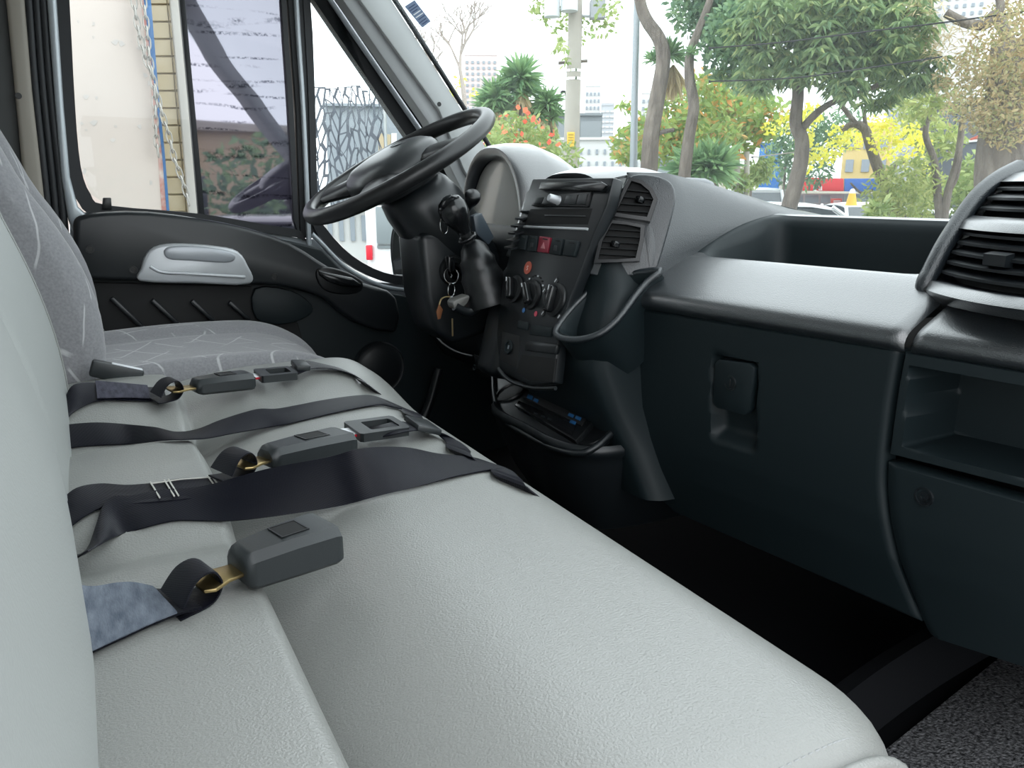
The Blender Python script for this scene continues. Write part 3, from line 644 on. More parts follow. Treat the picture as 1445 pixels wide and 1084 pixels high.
# ================================================================== dashboard
dash = empty('dashboard', (.9, 1.1, .9), 'charcoal grained plastic dashboard spanning the cab under the windscreen', 'dashboard')
def dX(Y): return .13 * max(0, 1.0 - Y)
def DF(px, py, x0):
    """point on the passenger dash face whose X is x0 plus the sweep of the dash"""
    X = x0 + .03
    for _ in range(8): q = P(px, py, X=X); X = x0 + dX(q.y)
    return q
def planef(a, b, c):
    n = (b - a).cross(c - a).normalized()
    def f(px, py, off=0):
        d = P(px, py, D=1) - CAM; s = (a + n * off - CAM).dot(n) / d.dot(n); return CAM + d * s
    f.n = n; f.o = a
    return f
def lerp(a, b, t): return a + (b - a) * t
def interp(tab, x):
    for (x0, y0), (x1, y1) in zip(tab, tab[1:]):
        if (x0 <= x <= x1) or (x1 <= x <= x0): return lerp(y0, y1, (x - x0) / (x1 - x0))
    return tab[0][1] if abs(x - tab[0][0]) < abs(x - tab[-1][0]) else tab[-1][1]
# ---- padded top with the open tray
full = [(.774, 1.213), (.765, 1.219), (.762, 1.229), (.768, 1.241), (.784, 1.251), (.81, 1.265), (.84, 1.281), (.864, 1.292), (.874, 1.294), (.882, 1.288), (.89, 1.262), (.90, 1.235), (.92, 1.226), (1.0, 1.23), (1.03, 1.238), (1.042, 1.27), (1.048, 1.335), (1.054, 1.350), (1.065, 1.357), (1.10, 1.356), (1.2, 1.352), (1.36, 1.338)]
flat = [q for q in full[:9]]
A_, B_2 = full[8], full[18]
for k in range(9, 18):
    t = (k - 8) / 10; flat.append((lerp(A_[0], B_2[0], t), lerp(A_[1], B_2[1], t) + .012 * math.sin(math.pi * t)))
flat += full[18:]
secs = []
for Y, s in ((1.0, 0), (.99, 0), (.978, .04), (.972, .25), (.966, .6), (.955, .9), (.94, 1), (.9, 1), (.85, 1), (.8, 1), (.75, 1), (.70, 1), (.66, 1), (.64, .95), (.625, .7), (.615, .3), (.608, .05), (.60, 0), (.58, 0), (.568, 0), (.562, 0)):
    k_ = .006 if Y < .564 else 0
    pr_ = crv([(lerp(a[0], b[0], s) + dX(Y) * (1 if j < 12 else .75) + k_, Y, lerp(a[1], b[1], s) - k_ * .7) for j, (a, b) in enumerate(zip(flat, full))], 2)
    secs.append(pr_)
loft('padded_top', [s_[:18] for s_ in secs], MT['dash'], dash, closed=False, smooth=60)
loft('open_tray', [s_[17:36] for s_ in secs], MT['panel'], dash, closed=False, smooth=60)  # same plastic as the pad; darker material paints the tray's shade
loft('rear_shelf', [s_[35:] for s_ in secs], MT['dash'], dash, closed=False, smooth=60)
# passenger end pad
secs = []
for Y in (.558, .552, .54, .5, .45, .4, .35, .3, .25, .2):
    k_ = .008 if Y > .555 else .002 if Y > .55 else 0
    secs.append(crv([(x + dX(Y) + k_ + .004, Y, z - k_) for x, z in full[:9] + [(.93, 1.30), (1.0, 1.32), (1.1, 1.35), (1.36, 1.338)]], 2))
loft('end_pad', secs, MT['dash'], dash, closed=False, smooth=60)
# ---- face panels as displaced grids
XF = [(1.25, .766), (1.212, .770), (1.15, .774), (1.08, .778), (1.0, .784), (.95, .792), (.85, .82)]
def face_pt(Y, Z, d=0): return V((interp(XF, Z) + dX(Y) + d, Y, Z))
def pix_face(px, py):
    q = DF(px, py, .775)
    for _ in range(4): q = DF(px, py, interp(XF, q.z))
    return q
def panel(name, lcurve, rcurve, nu, nv, disp, mt, th=.02):
    """lcurve / rcurve: lists of (Y,Z) from top to bottom"""
    Lc, Rc = crv([(a, b, 0) for a, b in lcurve], 6), crv([(a, b, 0) for a, b in rcurve], 6)
    def at(c, t):
        f = t * (len(c) - 1); i = min(len(c) - 2, int(f)); return c[i].lerp(c[i + 1], f - i)
    vs, fs = [], []
    for i in range(nv + 1):
        a, b = at(Lc, i / nv), at(Rc, i / nv)
        for j in range(nu + 1):
            q = a.lerp(b, j / nu); ed = min(j, nu - j, i, nv - i); r = .004 if ed == 0 else 0
            vs.append(face_pt(q.x, q.y, r + disp(q.x, q.y)))
    n = (nu + 1)
    fs = [(i * n + j, i * n + j + 1, (i + 1) * n + j + 1, (i + 1) * n + j) for i in range(nv) for j in range(nu)]
    rim = [j for j in range(n)] + [i * n + nu for i in range(1, nv + 1)] + [nv * n + j for j in range(nu - 1, -1, -1)] + [i * n for i in range(nv - 1, 0, -1)]
    b0 = len(vs); vs += [vs[k] + V((th, 0, 0)) for k in rim]; R = len(rim)
    fs += [(rim[k], rim[(k + 1) % R], b0 + (k + 1) % R, b0 + k) for k in range(R)]
    return raw(name, vs, fs, mt, dash, 50)
def sstep(a, b, x):
    t = max(0, min(1, (x - a) / (b - a))); return t * t * (3 - 2 * t)
yz = lambda px, py: (lambda q: (q.y, q.z))(pix_face(px, py))
la, lb, lc, ld = pix_face(1008, 505), pix_face(1065, 515), pix_face(1003, 615), pix_face(1052, 640)
ylt, yrt = la.y, lb.y; zt, zb = la.z + .002, lc.z - .006
def latch_hole(Y, Z):
    k = sstep(yrt - .006, yrt + .004, Y) * (1 - sstep(ylt - .003, ylt + .006, Y)) * sstep(zb - .004, zb + .022, Z) * (1 - sstep(zt - .002, zt + .005, Z))
    return .024 * k
gl = panel('glovebox_door', [yz(902, 436), yz(894, 500), yz(889, 570), yz(897, 630), yz(920, 690), yz(950, 722)],
           [yz(1268, 494), yz(1255, 570), yz(1246, 650), yz(1246, 700), yz(1262, 790), yz(1298, 878)], 84, 70, latch_hole, MT['panel'])
lp = [P(a, b, X=pix_face(a, b).x - .001) for a, b in ((1014, 507), (1058, 513), (1064, 520), (1057, 578), (1050, 586), (1012, 576), (1005, 569), (1008, 513))]
lt = slab('latch', lp, (.014, 0, 0), MT['panel'], gl, .002)
kc = pix_face(1031, 540); kf = frame(kc + V((-.001, 0, 0)), (0, 1, 0), (1, 0, 0))
lathe('key_ring', [(.0001, .0004), (.0085, .0004), (.0088, -.0012), (.0112, -.0012), (.0115, .002)], kf, MT['dash_s'], lt, 24)
box('key_slot', (0, 0, -.0003), (.0018, .011, .002), MT['deep'], lt, .0004, 1, kf)
# passenger-side cubby panel and lower lid
c1, c2 = yz(1285, 517), yz(1268, 628)
def cub(Y, Z):
    k = (1 - sstep(c1[0] - .004, c1[0] + .001, Y)) * sstep(c2[1] - .001, c2[1] + .004, Z) * (1 - sstep(c1[1] - .004, c1[1] + .001, Z)) * sstep(.235, .25, Y)
    return .09 * k
panel('cubby_panel', [yz(1275, 497), yz(1264, 560), yz(1253, 641)], [(.21, yz(1275, 497)[1]), (.21, 1.16), (.21, yz(1253, 641)[1] + .008)], 120, 64, cub, MT['panel'])
lid = panel('lower_lid', [yz(1251, 652), yz(1251, 705), yz(1267, 790), yz(1303, 882), yz(1316, 900)], [(.21, yz(1251, 652)[1] + .002), (.21, 1.03), (.21, .96), (.21, .91), (.21, .90)], 40, 36, lambda Y, Z: 0, MT['panel'])
q = pix_face(1304, 701); kf = frame(q + V((-.001, 0, 0)), (0, 1, 0), (1, 0, 0))
lathe('lid_fastener', [(.0001, .001), (.003, .001), (.0035, -.0005), (.006, -.0005), (.0065, .0012), (.009, .0012), (.0095, -.001), (.0115, -.001), (.012, .002)], kf, MT['dash_s'], lid, 24)
# inner carcass that closes the dash underneath
box('carcass', (1.15, .62, 1.04), (.32, .80, .28), MT['deep'], dash, .01)
box('carcass_driver', (1.08, 1.62, 1.10), (.40, .50, .36), MT['deep'], dash, .01)
# ---- passenger vent pod
pod = [(1.262, .835), (1.285, .828), (1.30, .836), (1.33, .855), (1.36, .880), (1.39, .910), (1.41, .945), (1.425, .99)]
YC, HW = .43, .165
def pod_pt(Y, Z, d=0):
    u = (Y - YC) / HW; return V((interp(pod, Z) + .075 * u * u + d, Y, Z))
rimL = crv([pod_pt(YC + HW, z, -.004) for z, _ in pod], 4)
tube('pod_rim', rimL, .011, MT['dash_m'], dash, 10); tube('pod_rim', crv([pod_pt(YC - HW, z, -.004) for z, _ in pod], 4), .011, MT['dash'], dash, 10)
ysl = [YC - HW + 2 * HW * k / 16 for k in range(17)]
loft('pod_backing', [[pod_pt(y, z, .035) for y in ysl] for z, _ in pod], MT['deep'], dash, closed=False, smooth=60)
secs = []
for y in ysl:
    f = [pod_pt(y, 1.292, -.004), pod_pt(y, 1.282, -.010), pod_pt(y, 1.27, -.004), V((interp(pod, 1.262) + .03 + dX(y), y, 1.255)), pod_pt(y, 1.262, .12), pod_pt(y, 1.29, .06)]
    secs.append(f)
loft('pod_lip', secs, MT['dash'], dash, smooth=60)
secs = []
for y in ysl: secs.append([pod_pt(y, 1.353, -.004), pod_pt(y, 1.362, -.006), pod_pt(y, 1.368, .004), pod_pt(y, 1.363, .03), pod_pt(y, 1.35, .03)])
loft('pod_crossbar', secs, MT['dash'], dash, smooth=60)
secs = []
for y in ysl: secs.append([pod_pt(y, 1.408, -.002), pod_pt(y, 1.418, -.004), pod_pt(y, 1.424, .02), V((1.16, y, 1.37)), V((1.16, y, 1.35)), pod_pt(y, 1.40, .04)])
loft('pod_top', secs, MT['dash'], dash, smooth=60)
for Yp in (YC + HW + .004, YC - HW - .004):
    slab('pod_cheek', [pod_pt(YC + HW, z, .002).xz.to_3d() * 0 + V((pod_pt(YC + HW, z, .0).x, Yp, z)) for z, _ in pod] + [V((1.18, Yp, 1.355)), V((1.18, Yp, 1.30)), V((.96, Yp, 1.262))], (0, .004, 0), MT['dash'], dash, .001)
def slat(z, parent=dash, z_tilt=.006):
    secs = []
    for y in [YC - HW + .012 + (2 * HW - .024) * k / 16 for k in range(17)]:
        sg_ = .004 * (((y - YC) / HW) ** 2)
        a = pod_pt(y, z, .004 + sg_); b = pod_pt(y, z, .034)
        secs.append([a + V((0, 0, .0016)), a - V((0, 0, .0016)), b + V((0, 0, z_tilt - .001)), b + V((0, 0, z_tilt + .001))])
    return loft('vent_slat', secs, MT['dash_s'], parent, smooth=50)
for z in (1.302, 1.3135, 1.325, 1.3365, 1.347): slat(z)
for z in (1.376, 1.388, 1.399): slat(z)
secs = [[pod_pt(y, 1.325, -.006) + V((0, 0, dz_)) for dz_ in (-.006, .006)] + [pod_pt(y, 1.325, .01) + V((0, 0, dz_)) for dz_ in (.008, -.008)] for y in (.508, .502, .484, .478)]
loft('vent_thumb', secs, MT['dash_s'], dash, smooth=30)
# ---- centre hump: cap, side wall
ZT = [(.735, 1.418), (.755, 1.428), (.80, 1.437), (.86, 1.436), (.95, 1.420), (1.05, 1.398), (1.15, 1.376), (1.25, 1.362), (1.36, 1.345)]
RY = [(.735, 1.085), (.80, 1.075), (.86, 1.05), (1.05, 1.05), (1.36, 1.06)]
secs = []
for x in (.750, .752, .758, .772, .80, .83, .86, .9, .95, 1.0, 1.05, 1.1, 1.15, 1.2, 1.25, 1.3, 1.36):
    z, ry = interp(ZT, x), interp(RY, x); lw = 1.265 + .06 * sstep(.735, .95, x); s = []
    for k in range(15):
        u = k / 14; y = lerp(lw, ry, u); s.append(V((x, y, z - .016 * abs(2 * u - 1) ** 3 - .004 * (1 if x < .738 else 0))))
    s += [V((x + .012 * (x < .76), ry, z - .02)), V((x + .012 * (x < .76), lw, z - .02))]
    secs.append(s)
loft('console_hood', secs, MT['dash'], dash, smooth=50)
ZB = [(.78, 1.205), (.80, 1.25), (.873, 1.283), (.95, 1.318), (1.05, 1.345), (1.36, 1.332)]
secs = []
for x in (.792, .80, .82, .84, .86, .88, .92, .96, 1.0, 1.05, 1.1, 1.15, 1.2, 1.25, 1.3, 1.36):
    zt_, zb_ = interp(ZT, x) - .012 - .02 * (x < .80), interp(ZB, x); ry = interp(RY, x) - .006; s = []
    yb_ = .988 + .03 * sstep(1.0, 1.3, x)
    for k in range(13):
        t = k / 12; yy = lerp(ry, yb_, 1 - (1 - t) ** 1.9); s.append(V((x, yy, lerp(zt_, zb_, t ** 1.15))))
    secs.append(s)
loft('console_side', secs, MT['dash_m'], dash, closed=False, smooth=60)
tube('hood_seam', [V((x, interp(RY, x) - .002, interp(ZT, x) - .0135)) for x in (.80, .86, .92, 1.0, 1.1, 1.2, 1.3)], .0022, MT['deep'], dash, 6)
# right vent cheek and bezel (faces the passenger)
RV = planef(P(845, 365, Y=1.04), P(880, 262, Y=1.04), P(915, 375, Y=.987))
def rv(l, off=0): return [RV(a, b, off) for a, b in l]
nv = RV.n if RV.n.x > 0 else -RV.n
so = 1 if RV.n.x > 0 else -1
chk = slab('vent_cheek', crv(rv([(893, 247), (922, 247), (945, 256), (953, 274), (949, 300), (938, 342), (926, 380), (915, 389), (870, 389), (832, 387), (836, 366), (850, 325), (866, 290), (880, 262)], .012 * so), 3, True), nv * .05, MT['dash_m'], dash, .008, 3, 60)
up_o = [(888, 250), (906, 254), (921, 266), (928, 280), (922, 297), (917, 312), (888, 308), (862, 304), (874, 278)]
up_i = [(891, 255), (904, 259), (916, 269), (922, 281), (917, 295), (913, 306), (889, 303), (869, 300), (879, 279)]
lo_o = [(858, 310), (885, 313), (910, 318), (908, 338), (902, 368), (870, 370), (838, 371), (845, 340)]
lo_i = [(863, 315), (885, 317), (904, 321), (903, 338), (897, 364), (870, 366), (844, 366), (850, 340)]
def up3(l): return crv(l, 2, True)
for o_l, i_l, n_s, y0_, y1_, th_ in ((up_o, up_i, 4, 262, 304, (903, 282)), (lo_o, lo_i, 5, 318, 365, (868, 345))):
    vent = ring('vent_frame', rv(o_l, -.004 * so), rv(i_l, -.004 * so), nv * .022, MT['gloss'], dash)
    slab('vent_backing', rv(i_l, .0095 * so), nv * .002, MT['deep'], vent)
    for k in range(n_s):
        y = lerp(y0_, y1_, (k + .7) / (n_s + .4))
        # slat ends where the row meets the inner outline
        xsx = []
        for (xa, ya), (xb, yb2) in zip(i_l, i_l[1:] + i_l[:1]):
            if (ya - y) * (yb2 - y) < 0: xsx.append(xa + (xb - xa) * (y - ya) / (yb2 - ya))
        if len(xsx) < 2: continue
        a, b = RV(min(xsx), y - 1, .001 * so), RV(max(xsx), y + 2, .001 * so)
        d = nv * .007; t_ = V((0, 0, .0011))
        raw('vent_slat', [a - t_, b - t_, b + t_, a + t_, a + d - t_, b + d - t_, b + d + t_, a + d + t_], [(0, 1, 2, 3), (7, 6, 5, 4), (0, 4, 5, 1), (3, 2, 6, 7), (0, 3, 7, 4), (1, 5, 6, 2)], MT['vent_black'], vent, 30)
    m_ = frame(RV(*th_), (0, 1, 0), -nv); box('vent_thumb', (0, 0, 0), (.012, .010, .012), MT['gloss'], vent, .002, 2, m_)
# left vent, turned to the driver: blades show past the console edge
lv = slab('vent_cheek', [V((x, 1.272, z)) for x, z in ((.70, 1.275), (.715, 1.30), (.745, 1.39), (.76, 1.405), (.82, 1.41), (.82, 1.27))], (0, .045, 0), MT['dash'], dash, .006)
for k in range(9):
    py = 268 + 10.2 * k; px = interp([(265, 757), (290, 738), (320, 720), (345, 712), (365, 710)], py)
    a = P(px, py, Y=1.296); secs = []
    for u in range(7):
        t = u / 6; y = 1.262 + .036 * t; x = a.x - .004 + .018 * (1 - t) ** 2 * 0 + .010 * (t - .3) ** 2
        secs.append([V((x, y, a.z + .0018)), V((x, y, a.z - .0018)), V((x + .045, y, a.z + .006)), V((x + .045, y, a.z + .010))])
    loft('vent_slat', secs, MT['dash_s'], lv, smooth=50)
# ---- centre stack face
S = planef(V((.735, 1.26, 1.404)), V((.735, 1.05, 1.404)), V((.653, 1.26, 1.10)))
ns = S.n if S.n.x > 0 else -S.n; ss_ = 1 if S.n.x > 0 else -1
def spt(l, off=0): return [S(a, b, off * ss_) for a, b in l]       # off > 0 = deeper
stack = slab('stack_face', spt([(751, 252), (866, 250), (856, 290), (838, 330), (823, 372), (804, 420), (788, 470), (780, 540), (745, 545), (704, 522), (700, 470), (708, 400), (722, 345), (738, 290)]), ns * .022, MT['dash_s'], dash, .004)
def part(name, l, front, th, mt, bev=.0012, parent=stack):         # front: how far it stands proud
    return slab(name, spt(l, -front), ns * th, mt, parent, bev)
part('display_strip', [(763, 257), (848, 256), (856, 261), (849, 270), (760, 267)], .008, .012, MT['gloss'])
rad = part('radio_panel', [(755, 277), (834, 270), (828, 292), (749, 290)], .004, .008, MT['black'])
for x0, x1 in ((756, 767), (768, 786), (799, 815), (817, 829)):
    yt = lambda x: 277 - (x - 755) * .075
    part('radio_button', [(x0, yt(x0) + 2), (x1, yt(x1) + 2), (x1 - 4, 289), (x0 - 4, 288)], .0055, .003, MT['dash_s'], .0008, rad)
kb = frame(S(788, 283, -.004 * ss_), (0, 1, 0), -ns)
lathe('volume_knob', [(.0001, .020), (.0055, .020), (.0068, .018), (.0075, .002), (.0085, 0)], kb, MT['silver'], rad, 20)
part('slot_shade', [(748, 295), (836, 294), (829, 317), (740, 316)], .0006, .004, MT['deep'])  # flat near-black plate, painting the shade inside the slot
part('slot_shelf', [(768, 303), (826, 304), (826, 306), (768, 305)], .002, .004, MT['dash_s'], .0005)
part('bright_strip', [(738, 318), (828, 321), (827, 325), (737, 321)], .004, .006, MT['silver'], .001)
sw = [[(732, 331), (743, 332), (740, 353), (728, 351)], [(746, 332), (758, 333), (755, 355), (742, 354)], [(761, 333), (776, 335), (772, 357), (757, 355)], [(779, 335), (794, 337), (789, 360), (774, 358)], [(797, 338), (815, 340), (809, 362), (793, 360)]]
for k, l in enumerate(sw):
    s_ = part('hazard_switch' if k == 2 else 'rocker_switch', l, .006, .01, MT['hazard'] if k == 2 else MT['panel'], .0015)
    a, b, c, d = [V((*q, 0)) for q in l]; f_ = lambda u, v: tuple(a.lerp(b, u).lerp(d.lerp(c, u), v))[:2]
    if k in (1, 3): part('switch_icon', [f_(.35, .45), f_(.65, .45), f_(.65, .75), f_(.35, .75)], .0066, .002, MT['dash_s'], .0003, s_)
    if k == 2: part('switch_icon', [f_(.5, .35), f_(.7, .75), f_(.3, .75)], .0066, .001, mat('hazard_mark', (.5, .2, .22), .5), .0002, s_)
    part('switch_lamp', [f_(.35, .1), f_(.8, .12), f_(.8, .2), f_(.35, .18)], .0066, .002, MT['deep'], .0003, s_)
fs_ = frame(S(745, 378, -.0005 * ss_), (0, 1, 0), -ns)
stc = lathe('round_sticker', [(.0001, .001), (.0115, .001), (.0118, 0)], fs_, MT['sticker'], stack, 24)
text_mesh('sticker_mark', 'S', .012, fs_ @ M.Translation((0, 0, .0012)) @ M.Rotation(math.pi / 2 * 0, 4, 'Z'), mat('sticker_ink', (.75, .55, .5), .6), stc, .0002)
def face_frame(px, py, front): return frame(S(px, py, -front * ss_), (0, -1, 0), -ns)
for (px, py, r_, ang) in ((727, 408, .026, 25), (751, 416, .027, 40), (784, 423, .029, 0)):
    f_ = face_frame(px, py, .001)
    kn = lathe('climate_knob', [(.0001, .006), (r_ * .72, .006), (r_ * .8, .004), (r_ * .97, .003), (r_, 0)], f_, MT['black'], stack, 32)
    m_ = f_ @ M.Rotation(math.radians(ang), 4, 'Z')
    box('grip', (0, 0, .011), (r_ * .55, r_ * 1.55, .016), MT['gloss'], kn, .005, 3, m_)
    box('pointer', (0, r_ * .6, .0195), (.0022, r_ * .3, .001), MT['white'], kn, .0003, 1, m_)
for k in range(8):
    a_ = math.radians(35 + 110 * k / 7); f_ = face_frame(751, 416, .001)
    box('scale_tick', (.034 * math.cos(a_), .034 * math.sin(a_), .0003), (.005, .003, .0008), MT['white'] if k % 3 == 0 else MT['deep'], stack, .0002, 1, f_)
for (px, py) in ((784.5, 396), (768, 410), (796, 415), (766, 442), (789, 447)):
    f_ = face_frame(px, py, .001); ic = lathe('icon_disc', [(.0001, .0006), (.0058, .0006), (.006, 0)], f_, MT['black'], stack, 14)
    box('icon_mark', (0, 0, .001), (.0025, .007, .0006), MT['white'], ic, .0002, 1, f_ @ M.Rotation(-.6, 4, 'Z'))
for (px, py, mt) in ((739, 438, MT['blue_p']), (756, 443, mat('pink_print', (.6, .06, .1), .4))):
    lathe('heat_dot', [(.0001, .0006), (.0045, .0006), (.0048, 0)], face_frame(px, py, .001), mt, stack, 14)
part('lower_button', [(749, 458), (779, 462), (777, 476), (746, 472)], .003, .006, MT['panel'])
part('lower_button', [(731, 452), (745, 455), (743, 466), (729, 463)], .003, .006, MT['panel'])
part('ash_drawer', [(742, 480), (786, 486), (782, 500), (738, 494)], .006, .01, MT['dash_s'], .003)
part('socket_panel', [(708, 468), (733, 474), (729, 520), (705, 508)], .0008, .004, MT['deep'])
f_ = face_frame(718, 490, .002); lathe('power_socket', [(.0001, -.001), (.009, -.001), (.0095, .003), (.0125, .003), (.013, 0)], f_, MT['panel'], stack, 20)
box('socket_mark', (0, 0, .001), (.005, .007, .001), mat('dim_mark', (.2, .23, .26), .5), stack, .0002, 1, f_)
part('bin_shade', [(736, 500), (784, 506), (780, 540), (748, 538), (728, 526)], .0008, .004, MT['deep'])  # plate whose dark colour paints the shade inside the bin
tube('bin_lip', crv(spt([(704, 520), (712, 531), (727, 541), (754, 548), (784, 548)], -.010), 5), .0035, MT['dash_s'], stack, 8)
# console body behind the stack, U shaped in plan
def usec(z, xf, yl, yr, xb, r=.05):
    return crv([(xb, yr - .004, z), (xf + r * 1.1, yr, z), (xf + r * .3, yr + r * .22, z), (xf, yr + r * .9, z), (xf, (yl + yr) / 2, z), (xf, yl - r * .9, z), (xf + r * .3, yl - r * .22, z), (xf + r * 1.1, yl, z), (xb, yl + .004, z)], 4)
loft('console_body', [usec(z, xf, 1.30, yr, .92) for z, xf, yr in ((1.40, .765, 1.035), (1.30, .735, 1.03), (1.24, .72, 1.0), (1.18, .70, .99), (1.12, .69, .99), (1.05, .715, .985), (.98, .745, .96), (.90, .765, .93))], MT['panel'], dash, closed=False, smooth=60)
# pocket on the passenger flank of the console
CB = planef(P(795, 468, Y=1.045), P(850, 464, Y=.982), P(925, 388, Y=.975))
rim_px = [(926, 387), (890, 392), (862, 398), (838, 413), (812, 438), (794, 460), (792, 470), (803, 475), (824, 475), (848, 467), (868, 450), (888, 424), (908, 402)]
rimp = crv([CB(a, b) for a, b in rim_px], 3, True); cc_ = sum(rimp, V()) / len(rimp)
nb = CB.n if CB.n.z > 0 else -CB.n
outer = [p + (p - cc_).normalized() * .008 for p in rimp]
secs = [[p - nb * .07 + V((.02, 0, -.02)) for p in outer], [p - nb * .012 for p in outer], [p + nb * .001 for p in outer], [p + nb * .003 for p in rimp], [p.lerp(cc_, .08) - nb * .006 for p in rimp], [p.lerp(cc_, .16) - nb * .04 for p in rimp], [p.lerp(cc_, .4) - nb * .075 for p in rimp]]
pk_ = loft('side_pocket', secs, MT['panel'], dash, smooth=50)
tube('pocket_rim', [p + nb * .002 for p in outer], .0055, MT['dash_m'], pk_, 8, True)
# lower console with the tape radio
def lsec(z, ins): return usec(z, .662 + ins, 1.37 - ins, .982 + ins, .95, .10)
lcs = loft('lower_console', [lsec(z, i) for z, i in ((.985, .012), (.988, .004), (.982, 0), (.972, .0), (.965, .006), (.95, .008), (.88, .03), (.80, .07))], MT['dash_s'], dash, closed=False, smooth=60)
SH = planef(V((.674, 1.15, .972)), V((.674, 1.05, .972)), V((.80, 1.15, 1.035)))
nsh = SH.n if SH.n.z > 0 else -SH.n; sg2 = 1 if SH.n.z > 0 else -1
def shp(l, h=0): return [SH(a, b, h * sg2) for a, b in l]
shelf = slab('shelf', shp([(700, 500), (702, 570), (722, 598), (782, 630), (820, 636), (845, 622), (880, 588), (890, 540)]), -nsh * .02, MT['dash_s'], dash, .002)
rd = empty('tape_radio', SH(780, 590), 'black tape radio set into the lower console shelf', 'radio')
ra = slab('housing', shp([(727, 571), (741, 553), (835, 596), (812, 622)], .012), -nsh * .012, MT['black'], rd, .002)
slab('cassette_door', shp([(726, 572), (732, 565), (812, 600), (806, 613)], .0155), -nsh * .004, MT['gloss'], rd, .001)
slab('fascia', shp([(738, 560), (744, 552), (826, 590), (820, 600)], .0155), -nsh * .004, MT['deep'], rd, .001)
for l in ([(745, 556), (752, 559), (750, 564), (743, 561)], [(754, 561), (760, 564), (758, 568), (752, 565)]): slab('key', shp(l, .017), -nsh * .002, MT['led'], rd, .0005)
for l in ([(803, 582), (810, 585), (808, 589), (801, 586)], [(813, 586), (820, 589), (818, 593), (811, 590)], [(805, 592), (813, 595), (811, 599), (803, 596)]): slab('key', shp(l, .017), -nsh * .002, MT['led'], rd, .0005)
for l in ([(754, 581), (759, 583), (758, 585), (753, 583)], [(764, 585), (769, 587), (768, 589), (763, 587)], [(773, 589), (778, 591), (777, 593), (772, 591)]): slab('key', shp(l, .017), -nsh * .002, MT['panel'], rd, .0005)
for a, b, r_ in ((720, 553, .033), (836, 613, .030)):
    fcup = frame(SH(a, b, .001 * sg2), (0, 1, 0), nsh)
    lathe('cup_holder', [(.0001, -.001), (r_ * .8, -.001), (r_ * .86, .003), (r_, .003), (r_ * 1.05, 0)], fcup, MT['black'], shelf, 28)
tube('shelf_rim', crv(shp([(696, 500), (698, 560), (712, 592), (745, 615), (785, 634), (818, 640), (842, 630), (862, 612), (876, 594)], .002), 5), .006, MT['dash_s'], dash, 8)
# ---- driver side: top, knee panel, instrument hood
KP = [(1.30, 1.345), (1.0, 1.352), (.86, 1.35), (.80, 1.338), (.775, 1.31), (.765, 1.26), (.755, 1.18), (.76, 1.09), (.785, 1.02), (.82, .97)]
secs = [crv([(x + (.02 if Y in (1.30, 1.90) else 0), Y, z) for x, z in KP], 2) for Y in (1.30, 1.31, 1.38, 1.5, 1.65, 1.8, 1.885, 1.90)]
loft('driver_dash', secs, MT['dash_s'], dash, closed=False, smooth=60)
tube('knee_edge', crv([P(612, 470, X=.757), P(625, 485, X=.757), P(645, 497, X=.757), P(668, 503, X=.757)], 4), .003, MT['dash_s'], dash, 6)
slab('fuse_cover', [P(a, b, X=.757) for a, b in ((668, 500), (682, 506), (690, 528), (672, 520))], (.004, 0, 0), MT['black'], dash, .001)
lathe('cover_screw', [(.0001, .001), (.004, .001), (.005, -.001), (.007, -.001), (.0075, .002)], frame(P(669, 519, X=.756), (0, 1, 0), (1, 0, 0)), MT['panel'], dash, 16)
HY = 1.515
def arch(x, hw, zt, zb=1.30, n=26, p=2.4):
    out = []
    for k in range(n + 1):
        a = math.pi * k / n; c, s = math.cos(a), math.sin(a)
        out.append(V((x, HY - math.copysign(abs(c) ** (2 / p), c) * hw, zb + (zt - zb) * abs(s) ** (2 / p))))
    return out
hood_s = [(.788, .118, 1.458), (.778, .124, 1.466), (.772, .132, 1.474), (.772, .142, 1.482), (.782, .150, 1.488), (.81, .154, 1.492), (.85, .156, 1.492), (.90, .156, 1.475), (.95, .154, 1.445), (1.0, .152, 1.405), (1.05, .15, 1.365), (1.10, .15, 1.33)]
hd = loft('instrument_hood', [arch(x + .0, hw, zt) for x, hw, zt in hood_s], MT['dash'], dash, closed=False, smooth=50)
lnp = arch(.780, .121, 1.461, 1.30) ; lnp = [p + V((.10 * (p.z - 1.30), 0, 0)) for p in lnp] + [V((.780, HY + .09, 1.275)), V((.780, HY, 1.265)), V((.780, HY - .09, 1.275))]
slab('instrument_lens', lnp, (.006, 0, 0), MT['lens'], hd, .001)
# thin pod lying on the dash top under the glass
pd = empty('dash_pod', P(972, 268, X=1.12), 'small rounded grey cap on the dash top under the glass', 'cap')
c_ = P(972, 264, X=1.12); secs = []
for t, rx, ry, h in ((0, .045, .05, -.03), (.2, .05, .056, -.012), (.5, .05, .058, .0), (.8, .045, .052, .010), (.95, .03, .036, .017), (1, .004, .004, .019)):
    secs.append([c_ + V((rx * math.cos(a), ry * math.sin(a), h)) for a in [2 * math.pi * k / 24 for k in range(24)]])
loft('cap_shell', secs, mat('cap_grey', (.16, .17, .18), .4), pd, smooth=60)
c2 = c_ + V((.0, -.02, -.018)); loft('cap_base', [[c2 + V((r_ * math.cos(a), r_ * math.sin(a), h)) for a in [2 * math.pi * k / 24 for k in range(24)]] for r_, h in ((.05, -.012), (.056, -.005), (.057, .004), (.05, .008))], MT['black'], pd, smooth=50)
